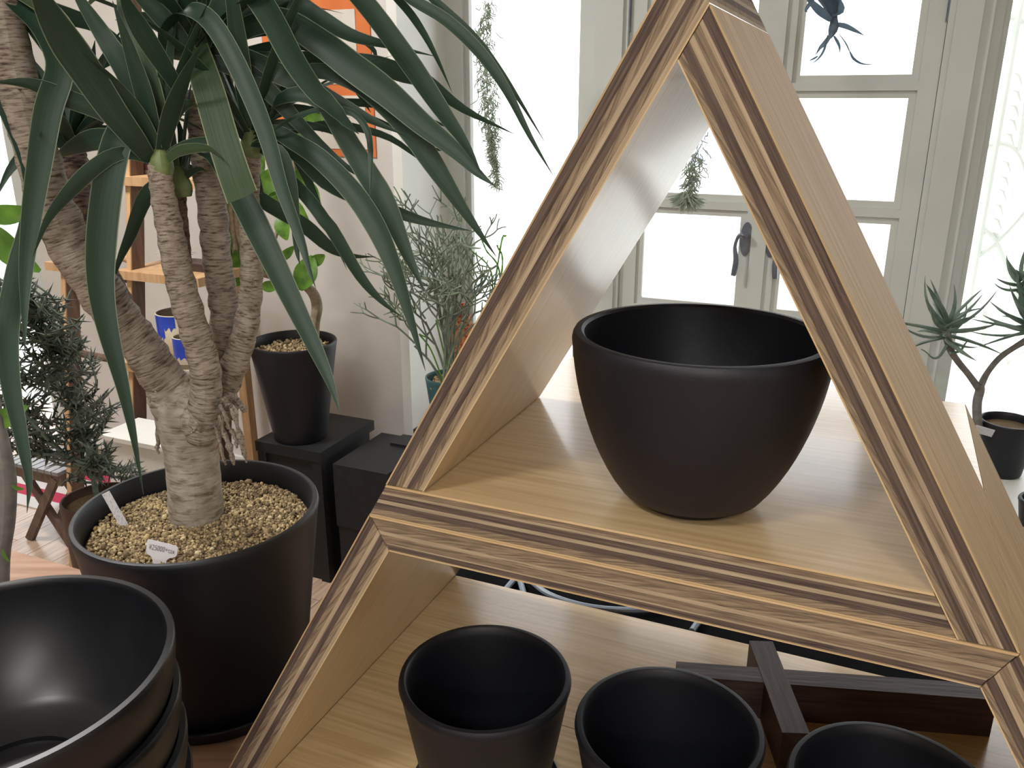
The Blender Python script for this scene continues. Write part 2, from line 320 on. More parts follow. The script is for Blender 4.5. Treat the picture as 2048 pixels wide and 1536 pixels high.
# fixed window beside the door
def framed_window(name, a0, a1, z0, z1, fw, label=None):
    mb = MB(); rbox(mb, a0, a1, LB-.01, LB+.08, z0, z0+fw); rbox(mb, a0, a1, LB-.01, LB+.08, z1-fw, z1)
    rbox(mb, a0, a0+fw, LB-.01, LB+.08, z0, z1); rbox(mb, a1-fw, a1, LB-.01, LB+.08, z0, z1)
    o = struct(mb.build(name, M['frame'], loc=rm(a0, LB, z0)))
    m2 = MB(); g = .016
    rbox(m2, a0+fw, a0+fw+g, LB+.012, LB+.06, z0+fw, z1-fw); rbox(m2, a1-fw-g, a1-fw, LB+.012, LB+.06, z0+fw, z1-fw)
    rbox(m2, a0+fw, a1-fw, LB+.012, LB+.06, z0+fw, z0+fw+g); rbox(m2, a0+fw, a1-fw, LB+.012, LB+.06, z1-fw-g, z1-fw)
    m2.build('glazing_bead', M['frame'], o)
    m3 = MB(); rbox(m3, a0+fw, a1-fw, LB+.03, LB+.034, z0+fw, z1-fw); m3.build('pane', M['glass'], o)
    return o
framed_window('window_1', .004, .545, .24, 2.32, .062)
framed_window('window_2', 1.60, 2.3, .42, 2.32, .03)
rstruct('trim_3', 'frame', (.53, .633, LB-.03, LB+.1, 0, 2.32), (.545, .62, LB-.042, LB-.03, 0, 2.32), (.62, .648, LB+.034, LB+.09, 0, 2.32))
rstruct('trim_4', 'frame', (1.499, 1.605, LB-.03, LB+.1, 0, 2.32), (1.515, 1.578, LB-.045, LB-.03, 0, 2.32), (1.484, 1.51, LB+.034, LB+.09, 0, 2.32))
rstruct('trim_5', 'frame', (.633, 1.499, LB-.03, LB+.1, 2.24, 2.32))
ROWS = [(.445, .722), (.787, 1.064), (1.129, 1.409), (1.471, 1.75), (1.813, 2.09)]
def door_leaf(name, a0, a1, p0, p1, hs):
    t0, t1 = LB-.012, LB+.03; mb = MB(); g = .02
    rbox(mb, a0, p0-g, t0, t1, .01, 2.235); rbox(mb, p1+g, a1, t0, t1, .01, 2.235)
    zs = [.01]+[z for r_ in ROWS for z in (r_[0]-g, r_[1]+g)]+[2.235]
    for z0, z1 in zip(zs[0::2], zs[1::2]): rbox(mb, p0-g, p1+g, t0, t1, z0, z1)
    o = struct(mb.build(name, M['frame'], loc=rm(a0, LB, 0)))
    for z0, z1 in ROWS:
        m2 = MB()
        for s_, q in (((p0-g, p0, z0-g, z1+g), 0), ((p1, p1+g, z0-g, z1+g), 0), ((p0, p1, z0-g, z0), 0), ((p0, p1, z1, z1+g), 0)):
            rbox(m2, s_[0], s_[1], t0+.011, t1-.011, s_[2], s_[3])
        m2.build('glazing_bead', M['frame'], o)
        m3 = MB(); rbox(m3, p0, p1, LB+.006, LB+.010, z0, z1); m3.build('pane', M['glass'], o)
    # lever handle on its plate
    ah = a1-.036 if hs > 0 else a0+.036
    mb = MB(); zc = 1.0; c_ = rm(ah, t0-.004, zc)
    mb.lathe([(0, -.004), (.019, -.004), (.021, 0), (.019, .004), (0, .004)], (0, 0, 0), 20)
    pl = MB(); vs = []
    for k in range(20):
        an = 2*math.pi*k/20; vs.append(rm(ah, t0, zc)+U*.018*math.cos(an)+Zv*(.052*math.sin(an)))
    pl.poly(vs, -V*.007); hd = pl.build('door_handle', M['metal'], o)
    lv = MB(); base = rm(ah, t0-.007, zc+.012)
    pth = smoothpath([base, base-V*.028+Zv*.002, base-V*.034-U*.016*hs+Zv*.004, base-V*.034-U*.026*hs-Zv*.03, base-V*.032-U*.02*hs-Zv*.075, base-V*.034-U*.024*hs-Zv*.12], 18)
    lv.tube(pth, [.007+.002*math.sin(i/18*9) for i in range(19)], 10); lv.build('lever', M['metal'], hd)
    for zh in (.35, 1.60):
        hb = MB(); ae = a0-.004 if hs > 0 else a1+.004
        hb.tube([rm(ae, t0-.006, zh), rm(ae, t0-.006, zh+.11)], .009, 10); hb.build('hinge', M['metal'], o)
    return o
door_leaf('door_1', .634, 1.066, .705, 1.007, 1)
door_leaf('door_2', 1.070, 1.4978, 1.138, 1.430, -1)
rstruct('trim_6', 'frame', (1.045, 1.091, LB-.022, LB-.012, .01, 2.235))
# street outside
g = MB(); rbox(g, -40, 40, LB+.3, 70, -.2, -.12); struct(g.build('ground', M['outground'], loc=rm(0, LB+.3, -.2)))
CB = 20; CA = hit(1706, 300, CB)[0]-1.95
car = thing('parked_car', 'blue car with colours paled for the glare beyond the right door pane', 'car', rm(CA, CB, -.12))
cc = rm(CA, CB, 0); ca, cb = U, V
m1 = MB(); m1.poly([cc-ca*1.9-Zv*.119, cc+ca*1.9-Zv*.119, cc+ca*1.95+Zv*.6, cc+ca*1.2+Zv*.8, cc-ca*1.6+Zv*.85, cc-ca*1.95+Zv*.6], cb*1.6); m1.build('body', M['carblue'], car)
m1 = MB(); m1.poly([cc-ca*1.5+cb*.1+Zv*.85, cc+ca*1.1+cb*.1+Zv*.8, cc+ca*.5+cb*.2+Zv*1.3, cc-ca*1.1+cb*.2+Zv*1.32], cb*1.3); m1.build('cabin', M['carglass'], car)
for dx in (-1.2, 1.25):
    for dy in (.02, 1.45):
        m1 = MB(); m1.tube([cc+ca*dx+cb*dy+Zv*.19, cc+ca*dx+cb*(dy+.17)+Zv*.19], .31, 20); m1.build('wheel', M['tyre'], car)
# white wrought iron grille outside the right window
gr = thing('iron_grille', 'white wrought iron grille with scrolls outside the right window', 'grille', rm(2.2, LB+.4, -.12))
def gpt(px, py): a_, z_ = hit(px, py, LB+.4); return rm(a_, LB+.4, z_)
for pl in ([(1925, 85), (1945, 52), (1985, 38), (2040, 40), (2090, 70)], [(1972, 292), (2005, 288), (2032, 302), (2050, 340), (2062, 420)], [(1966, 455), (1992, 482), (2012, 530), (2034, 590), (2060, 690)],
           [(1960, 512), (1992, 486), (2048, 425), (2090, 350)], [(2038, 300), (2050, 220), (2062, 120), (2070, 0)], [(2000, 690), (2020, 760), (2040, 900)], [(2060, 690), (2010, 740), (1975, 830)], [(1970, 620), (1966, 700), (1960, 800)]):
    m1 = MB(); m1.tube(smoothpath([gpt(*q) for q in pl], 16), .009, 8); m1.build('scroll', M['white'], gr)
for q in ((2040, 150), (2038, 184), (2034, 214), (2030, 242), (2024, 270), (2018, 326), (2014, 356), (2009, 382), (2003, 412), (1999, 440), (1996, 468)):
    c0 = gpt(*q); m1 = MB(); m1.tube([c0-U*.018+Zv*.006, c0-U*.004, c0+U*.010-Zv*.03], [.001, .007, .001], 6); m1.build('spike', M['white'], gr)
rw = MB(); 
for a_ in (1.7, 2.4): rw.tube([rm(a_, LB+.4, -.12), rm(a_, LB+.4, 2.4)], .012, 8)
rw.build('upright', M['white'], gr)
# unseen fixtures added around the ceiling fill lights
for i, L_ in enumerate(LAMPS):
    t_ = thing('ceiling_fill_lamp', ['unseen round ceiling lamp over the bowl stack', 'unseen round ceiling lamp above the right of the table', 'added round fill lamp at the back of the shop', 'added round fill lamp brightening the wall near the ladder shelf'][i], 'lamp', (L_[0], L_[1], 2.7), 'ceiling fill lamps')
    mb = MB(); mb.lathe([(0, .15), (.05, .15), (.2, .06), (.215, .0), (.205, 0), (.19, .05), (.05, .13), (0, .13)], (L_[0], L_[1], L_[2]), 32); mb.build('lamp_shade', M['white'], t_)
# window bench on the right
rstruct('bench_right', 'white', (1.62, 2.98, -.32, LB-.02, .0, .46), (1.60, 2.98, -.34, LB-.015, .46, .49))
# ================================================================== TABLES
VB = .283
def sbox(mb, u0, u1, v0, v1, z0, z1):
    c0 = sh((u0+u1)/2, (v0+v1)/2, 0); c0.z = (z0+z1)/2
    return mb.box(c0, U*(u1-u0)/2, V*(v1-v0)/2, Zv*(z1-z0)/2)
tb = thing('wooden_table', 'pinkish brown wooden table under the pots and the plywood shelf', 'table', sh(0, -.1, -H).xy.to_3d())
nb = 7; v0 = -.62
for i in range(nb):
    w0 = v0+(VB-v0)*i/nb; w1 = v0+(VB-v0)*(i+1)/nb-.0012
    sbox(MB(), 0, 1, 0, 1, 0, 1); mb = MB(); sbox(mb, -1.35, 1.25, w0, w1, ZT-.035, ZT-.0006); mb.build('board', M['table'], tb)
for u_ in (-1.28, 1.18):
    for v_ in (-.55, .2):
        mb = MB(); sbox(mb, u_-.03, u_+.03, v_-.03, v_+.03, 0, ZT-.035); mb.build('leg', M['table'], tb)
mb = MB(); sbox(mb, -1.28, 1.18, .18, .2, ZT-.11, ZT-.035); mb.build('apron', M['table'], tb)
bt = thing('black_table', 'matt black table behind the plywood shelf with pale cables on it', 'table', sh(.3, .55, -H).xy.to_3d())
mb = MB(); sbox(mb, -.305, 1.2, VB+.002, .86, ZT-.03, ZT-.0006); mb.build('tabletop', M['black_table'], bt)
for u_ in (-.26, 1.14):
    for v_ in (.33, .81):
        mb = MB(); sbox(mb, u_-.025, u_+.025, v_-.025, v_+.025, 0, ZT-.03); mb.build('leg', M['black_table'], bt)
def cable(pl, label):
    pts = smoothpath([onz(px, py, ZT+.006+e) for px, py, e in pl], 40); mb = MB(); mb.tube(pts, .0042, 8); tag(mb.build('power_cable', M['cable'], loc=pts[0]-Zv*.006), label, 'cable', 'pale cables')
cable([(1006, 1186, 0), (1022, 1166, 0), (1034, 1156, .0), (1058, 1160, 0), (1096, 1188, 0), (1156, 1209, 0), (1225, 1219, 0), (1300, 1218, 0), (1370, 1206, 0), (1440, 1190, 0)], 'pale blue cable curving across the black table behind the shelf')
cable([(1036, 1150, .0), (1042, 1168, 0), (1048, 1190, 0)], 'short straight pale cable end beside the curved cable')
cable([(1384, 1262, 0), (1392, 1250, 0), (1402, 1238, .0)], 'thin pale cable stub near the dark crossed stand')
# ================================================================== PLYWOOD SHELF UNITS
LAY = [('veneer', .06), ('ply_mid', .17), ('ply_light', .065), ('ply_dark', .15), ('ply_light', .125), ('ply_dark', .16), ('ply_grain', .19), ('veneer', .03)]
LAY2 = [('veneer', .06), ('ply_mid', .2), ('ply_grain', .17), ('ply_light', .11), ('ply_mid', .19), ('ply_light', .07), ('ply_dark', .15), ('veneer', .03)]
LAY3 = [('veneer', .04), ('ply_dark', .19), ('ply_grain', .18), ('ply_light', .12), ('ply_dark', .17), ('ply_grain', .13), ('ply_light', .11), ('veneer', .03)]
LAY4 = [('veneer', .04), ('ply_dark', .2), ('ply_light', .09), ('ply_mid', .18), ('ply_light', .12), ('ply_dark', .19), ('ply_grain', .12), ('veneer', .03)]
def board(parent, A, B, C_, D, v0, v1, lay, name='board', raw=False):
    # A-B outer face, D-C inner face in the (u, w) plane of the shelf
    tot = sum(x[1] for x in lay); fr = 0; root = None
    A, B, C_, D = [Vector(x) for x in (A, B, C_, D)]
    d = (B-A).normalized()*.0004
    for i, (m_, th) in enumerate(lay):
        f0 = fr/tot; fr += th; f1 = fr/tot
        q = [A.lerp(D, f0)+d, B.lerp(C_, f0)-d, B.lerp(C_, f1)-d, A.lerp(D, f1)+d]
        out = i in (0, len(lay)-1); rec = 0 if out else random.uniform(.0002, .0012)
        mb = MB(); mb.hexa([sh(x.x, v0+rec, x.y) for x in q]+[sh(x.x, v1-rec, x.y) for x in q])
        mats = (M['face_raw'] if raw and i == 0 else M['face']) if out else M[m_]
        if root is None: root = mb.build(name, mats, parent)
        else: mb.build('ply', mats, root, ang=20)
    return root
def tri_unit(label, v0, v1):
    t_ = thing('plywood_shelf', label, 'shelf', sh(S/2, (v0+v1)/2, 0))
    e = .0003
    board(t_, (T/R3, T+e), (S/2, H), (S/2+T/R3, H-T), (R3*T, T+e), v0, v1, LAY3, raw=True)
    board(t_, (S/2+T/R3, H-T), (S, e), (S-2*T/R3, e), (S/2, H-2*T), v0, v1, LAY4, raw=True)
    board(t_, (T/R3, T), (S-R3*T, T), (S-2*T/R3, e), (0, e), v0, v1, LAY)
    return t_
def trap_unit(label, v0, v1):
    t_ = thing('plywood_shelf', label, 'shelf', sh(S/2, (v0+v1)/2, -H))
    board(t_, (0, 0), (S, 0), (S-T/R3, -T), (T/R3, -T), v0, v1, LAY2)
    board(t_, (0, 0), (-S/2, -H), (-S/2+2*T/R3, -H), (T/R3, -T), v0, v1, LAY3, raw=True)
    board(t_, (S, 0), (S+S/2, -H), (S+S/2-2*T/R3, -H), (S-T/R3, -T), v0, v1, LAY4, raw=True)
    il = -(H-T)/R3+2*T/R3
    board(t_, (il, -H+T), (S-il, -H+T), (S+S/2-2*T/R3, -H), (-S/2+2*T/R3, -H), v0, v1, LAY)
    return t_
tri_unit('triangular plywood shelf box on top holding one large black bowl pot', 0, D1)
trap_unit('front plywood trapezium shelf box with three black pots standing inside', 0, D1)
trap_unit('rear plywood trapezium shelf box behind the triangular one', D1+.001, 2*D1)
# ================================================================== BLACK POTS
def pot_prof(R, H_, rb, th, belly=None, n=14, rimh=.0):
    out = []
    for i in range(n+1):
        x = i/n; r_ = rb+(R-rb)*(belly(x) if belly else x); out.append((r_, x*H_))
    e = th*.45
    prof = [(0, 0), (rb-.004, 0), (rb-.0015, .001)]+[(out[0][0], .004)]+out[1:-1]+[(R, H_-e*1.6), (R-.0006, H_-e*.7), (R-e*.5, H_-e*.1), (R-e, H_), (R-th+e*.5, H_), (R-th, H_-e*.5)]
    inn = [(max(r_-th, 0), z_) for r_, z_ in out[1:-1]][::-1]
    return prof+[q for q in inn if q[1] > th]+[(max(rb-th*.4, .004), th*1.1), (0, th)]
def pot(name, label, c0, R, H_, rb, th, m='pot', belly=None, group=None, n=96, saucer=None):
    if saucer:
        sc = MB(); sr, shh = saucer
        sc.lathe([(0, 0), (sr*.86, 0), (sr*.9, .001), (sr, shh-.001), (sr-.0012, shh), (sr-.003, shh-.001), (sr*.87, .004), (0, .004)], c0, 72)
        tag(sc.build('pot_saucer', M['pot'], loc=c0), saucer_label(label), 'saucer'); c0 = c0+Zv*.0042
    mb = MB(); mb.lathe(pot_prof(R, H_, rb, th, belly), c0, n)
    return tag(mb.build(name, M[m], loc=c0), label, 'pot', group)
def saucer_label(l): return 'thin saucer under the '+l
zu = SO.z+T+.0002
bc = Vector((.1240, .5385, zu))
pot('bowl_pot', 'large empty black bowl shaped pot standing in the triangular shelf', bc, .0845, .1195, .039, .008, belly=lambda x: (1-(1-x)**1.75)**.72 if x < 1 else 1)
zl = SO.z-H+T+.0002
PH = .128
for (px_, py_, R_, lb) in ((-.0245, .6495, .0785, 'black tapered pot, leftmost of three on the lower shelf'), (.131, .5835, .0785, 'black tapered pot in the middle of three on the lower shelf'), (.289, .5105, .0785, 'black tapered pot nearest the right edge of the lower shelf')):
    pot('tapered_pot', lb, Vector((px_, py_, zl)), R_, PH, .056, .007, belly=lambda x: x**.92, group='empty pots on the lower shelf', saucer=(.071, .012))
# bowl stack
bx, by = -.382, .523; RB = .1275; HB = .118; z0 = ZT
SPC = [0, .040, .081, .126]
BL = ['lowest of four nested black bowls beside the yucca pot', 'second lowest of four nested black bowls beside the yucca pot', 'second from the top of four nested black bowls', 'topmost of four nested black bowls, its inside open to view']
for i in range(4):
    ox, oy = (0, 0) if i == 3 else (random.uniform(-.001, .001), random.uniform(-.001, .001))
    c0 = Vector((bx+ox, by+oy, ZT+SPC[i]+.018)); Rb = RB-.0002*(3-i)
    prof = []
    th = .0068
    def br(x): return .046+(Rb-.046)*(1-(1-x)**1.9)**.62
    oz = [(br(k/18), k/18*HB) for k in range(19)]
    prof = [(0, 0), (.044, 0), (.0465, .002)]+oz[1:-1]+[(Rb, HB-.002), (Rb-.0012, HB), (Rb-th+.001, HB), (Rb-th, HB-.0015)]
    prof += [(r_-th, z_+.0006) for r_, z_ in oz[3:-1]][::-1]+[(.052, .0125), (.0505, .012), (.050, .008), (.0485, .0075), (0, .0075)]
    mb = MB(); mb.lathe(prof, c0, 112); tag(mb.build('nesting_bowl', M['pot_gloss'], loc=c0), BL[i], 'bowl', 'stack of black bowls')
mb = MB(); mb.lathe([(0, 0), (.06, 0), (.066, .002), (.07, .014), (.068, .0165), (.045, .0172), (0, .0172)], (bx, by, ZT), 64)
tag(mb.build('bowl_stand', M['pot_gloss'], loc=(bx, by, ZT)), 'low round black disc under the bowl stack', 'stand')
# crossed dark wooden stand on the lower shelf
cs = thing('crossed_stand', 'dark brown wooden crossed pot stand on the lower shelf', 'stand', onz(1560, 1345, zl+.001))
hz = .046; bw = .0125
def beam(p0, p1, hw, name='beam', z0=0, z1=hz):
    P0 = onz(*p0, zl+z1); P1 = onz(*p1, zl+z1); d = (P1-P0).normalized(); n_ = Vector((-d.y, d.x, 0)); mb = MB()
    c_ = (P0+P1)/2; c_.z = zl+(z0+z1)/2
    mb.box(c_, d*(P1-P0).length/2, n_*hw, Zv*(z1-z0)/2); return mb.build(name, M['rosewood'], cs)
beam((1354, 1337), (1985, 1384), bw)
beam((1522, 1282), (1592, 1466), bw*1.05, z1=hz+.0006)
# ================================================================== YUCCA
YP = Vector((-.345, .844, ZT)); RY = .1295; HY = .226
sc = MB(); sc.lathe([(0, 0), (.102, 0), (.106, .001), (.113, .017), (.112, .0185), (.108, .0175), (.102, .005), (0, .005)], YP, 80)
tag(sc.build('pot_saucer', M['pot'], loc=YP), 'black saucer under the large yucca pot', 'saucer')
YP = YP+Zv*.0052
yu = thing('potted_yucca', 'multi-stemmed yucca with sword leaves in a large black pot of gravel', 'potted plant', YP)
mb = MB(); mb.lathe(pot_prof(RY, HY, .099, .0075, belly=lambda x: x), YP, 110); mb.build('pot', M['pot'], yu)
ZG = YP.z+HY-.026; RG = .1165
mb = MB(); mb.lathe([(0, .004), (RG*.6, .002), (RG+.002, -.004)], (YP.x, YP.y, ZG), 48); mb.build('soil', M['soil'], yu)
ICO = None
def ico_verts():
    bm = bmesh.new(); bmesh.ops.create_icosphere(bm, subdivisions=1, radius=1); vs = [v_.co.copy() for v_ in bm.verts]; fs = [tuple(v_.index for v_ in f_.verts) for f_ in bm.faces]; bm.free(); return vs, fs
IV, IF = ico_verts()
def pebbles(mb, c, R, n, smin, smax, big=0):
    for i in range(n):
        r_ = R*math.sqrt(random.random()); a = random.random()*6.2832
        s_ = random.uniform(smin, smax)*(1 if random.random() > .06 else 1.7); p_ = Vector((c[0]+r_*math.cos(a), c[1]+r_*math.sin(a), c[2]+random.uniform(-.3, .9)*s_+.003*(1-(r_/R)**2)))
        rot = Matrix.Rotation(random.random()*6.28, 3, Vector((random.gauss(0, 1), random.gauss(0, 1), random.gauss(0, 1))).normalized())
        sx, sy, sz = s_*random.uniform(.8, 1.35), s_*random.uniform(.75, 1.1), s_*random.uniform(.6, .95)
        tone = min(1, max(0, random.betavariate(1.8, 1.75)))
        mb.add([p_+rot@Vector((v_.x*sx, v_.y*sy, v_.z*sz))*random.uniform(.86, 1.1) for v_ in IV], IF, None, 0, tone+.001)
mb = MB(); pebbles(mb, (YP.x, YP.y, ZG+.001), RG-.002, 6500, .0012, .0024)
mb.build('gravel', M['gravel'], yu, ang=60)['kind'] = 'stuff'
YD = .862                                # depth of the trunk axis
def stem(pl, name, m, n=34, sides=18, wob=.10, parent=None, knob=None):
    # pl: (px, py, depth offset, width in px)
    pts = [at(x, y, YD+d) for x, y, d, w_ in pl]; rad = [w_*mpp(p_)/2 for (x, y, d, w_), p_ in zip(pl, pts)]
    P_ = smoothpath(pts, n); R_ = [lerpl(rad, i/n)*(1+wob*math.sin(i*1.9+pl[0][0])*.5+random.uniform(-wob, wob)*.35) for i in range(n+1)]
    mb = MB(); mb.tube(P_, R_, sides)
    return mb.build(name, M[m], parent or yu, ang=70)
stem([(400, 1085, .0, 112), (394, 1040, .0, 106), (388, 960, 0, 103), (382, 900, 0, 104), (377, 850, 0, 118), (374, 810, 0, 128), (378, 778, 0, 96)], 'trunk', 'trunk', wob=.02, sides=28)
stem([(372, 830, .0, 70), (352, 790, -.002, 88), (318, 745, -.004, 84), (282, 690, -.008, 80), (240, 640, -.012, 84), (190, 565, -.02, 88), (142, 490, -.026, 90), (104, 410, -.03, 86), (78, 320, -.03, 82), (52, 230, -.03, 78), (32, 140, -.03, 74), (14, 50, -.03, 72), (2, -30, -.03, 70)], 'branch', 'branch', n=60)
stem([(262, 640, .01, 34), (246, 600, .02, 36), (222, 556, .035, 40), (190, 495, .05, 48), (168, 430, .06, 54), (155, 370, .065, 54), (148, 322, .07, 52), (144, 296, .07, 46)], 'branch', 'branchd')
stem([(400, 880, -.02, 56), (404, 840, -.022, 66), (412, 790, -.024, 62), (410, 735, -.026, 60), (392, 670, -.028, 58), (368, 590, -.03, 58), (352, 520, -.03, 56), (338, 450, -.03, 53), (326, 390, -.03, 48), (320, 345, -.03, 46), (318, 325, -.03, 40)], 'branch', 'branch', n=54)
stem([(392, 620, -.004, 16), (380, 580, .0, 18), (372, 520, .004, 22), (366, 460, .006, 24), (361, 410, .008, 25), (359, 368, .008, 26)], 'branch', 'branchd')
stem([(412, 800, .024, 40), (436, 735, .026, 44), (448, 660, .028, 54), (445, 590, .03, 56), (434, 520, .03, 56), (428, 450, .03, 58), (420, 380, .03, 57), (410, 310, .03, 55), (402, 250, .03, 54), (394, 180, .03, 50)], 'branch', 'branch', n=50)
stem([(422, 830, .01, 46), (446, 785, .012, 52), (470, 725, .014, 54), (490, 660, .016, 50), (501, 590, .02, 46), (503, 520, .02, 43), (500, 450, .02, 41), (498, 380, .02, 40), (500, 320, .02, 42), (502, 290, .02, 38)], 'branch', 'branch', n=46)
def burl(px, py, d, rx, rz, m='trunk', seed=0):
    c0 = at(px, py, YD+d); s_ = mpp(c0); bm = bmesh.new(); bmesh.ops.create_icosphere(bm, subdivisions=4, radius=1); mb = MB(); vs = []; cy = []
    for v_ in bm.verts:
        k = 1+.16*noise.noise(v_.co*2.2+Vector((seed, 0, 0)))+.09*noise.noise(v_.co*6+Vector((0, seed, 3))); vs.append(c0+Vector((v_.co.x*rx*s_*k, v_.co.y*rx*s_*k, v_.co.z*rz*s_*k))); cy.append((v_.co.x*.05+.01, v_.co.y*.05, v_.co.z*.05+seed))
    mb.add(vs, [tuple(q.index for q in f_.verts) for f_ in bm.faces], None, 0, None, cy); bm.free(); mb.build('burl', M[m], yu, ang=80)
burl(362, 806, 0, 56, 62, seed=1); burl(400, 838, -.014, 44, 50, seed=2); burl(446, 806, .006, 30, 42, 'branch', seed=3); burl(336, 778, -.004, 40, 36, seed=4)
# knobbly aerial roots
for pl in ([(448, 800, -.02, 9), (466, 818, -.03, 13), (474, 850, -.034, 10), (482, 880, -.036, 13), (488, 905, -.036, 9), (493, 925, -.036, 4)], [(440, 830, -.03, 10), (446, 860, -.034, 8), (456, 885, -.036, 13), (462, 905, -.036, 11), (468, 930, -.036, 5)],
           [(440, 810, -.028, 9), (452, 835, -.036, 10), (458, 858, -.04, 7)], [(474, 800, .0, 12), (484, 812, -.004, 14), (490, 824, -.006, 10)], [(446, 796, -.03, 12), (456, 812, -.034, 13)],
           [(318, 790, -.01, 10), (306, 800, -.016, 12), (302, 806, -.018, 8)], [(318, 800, .004, 12), (316, 840, .004, 13), (318, 880, .004, 10), (314, 895, .003, 8), (318, 908, .003, 4)], [(395, 845, -.055, 10), (388, 858, -.06, 9), (384, 866, -.06, 6)],
           [(430, 850, -.034, 8), (440, 885, -.036, 7), (446, 915, -.036, 8), (452, 930, -.036, 4)], [(454, 850, -.03, 8), (470, 872, -.032, 10), (474, 896, -.03, 6)]):
    stem(pl, 'aerial_root', 'branch', n=12, sides=8, wob=.5)
def leaf_mesh(path, wmax, side, name='leaf', m='leaf', base=.5, tip=1.0, fold=.16, parent=yu, peak=.35, cut=False, n=18, roll=0.0):
    # path of points in space; side: vector the blade is widest towards
    P_ = smoothpath(path, n); vs = []; us = []; mb = MB(); tot = 0
    for i, p_ in enumerate(P_):
        x = i/n; t_ = (P_[min(i+1, n)]-P_[max(i-1, 0)]).normalized()
        if i: tot += (p_-P_[i-1]).length
        if x < peak: w_ = base+(1-base)*math.sin(x/peak*math.pi/2)
        else: w_ = 1 if cut else max(.02, (1-((x-peak)/(1-peak))**1.4))
        w_ *= wmax/2
        sd = (side-t_*side.dot(t_)).normalized(); nm = t_.cross(sd)
        rl = roll*(x-.2); sd2 = sd*math.cos(rl)+nm*math.sin(rl); nm2 = t_.cross(sd2)
        if nm2.z < 0: nm2 = -nm2
        for k, q in enumerate((-1, -.5, 0, .5, 1)):
            vs.append(p_+sd2*w_*q+nm2*w_*fold*(abs(q)*1.5 if abs(q) < 1 else 1.35)); us.append(((q+1)/2, tot))
    fs = [(i*5+k, i*5+k+1, (i+1)*5+k+1, (i+1)*5+k) for i in range(n) for k in range(4)]
    mb.add(vs, fs, us); return mb.build(name, M[m], parent, ang=50)
def tleaf(pl, w_, d0=0, d1=0, m='leaf', roll=0.0, tilt=0.0, **kw):
    # pl traced in the photograph, depth running from d0 to d1 along the blade
    k = len(pl)-1; pts = [at(q[0], q[1], YD+(d0+(d1-d0)*(i/k) if len(q) < 3 else q[2])) for i, q in enumerate(pl)]
    mid = pts[len(pts)//2]; view = (mid-Vector((0, 0, CAMZ))).normalized(); t_ = (pts[-1]-pts[0]).normalized()
    side = t_.cross(view).normalized(); nm = t_.cross(side).normalized(); side = side*math.cos(tilt)+nm*math.sin(tilt)
    return leaf_mesh(pts, w_*mpp(mid), side, m=m, roll=roll, n=max(16, 4*k), **kw)
fr = -.03
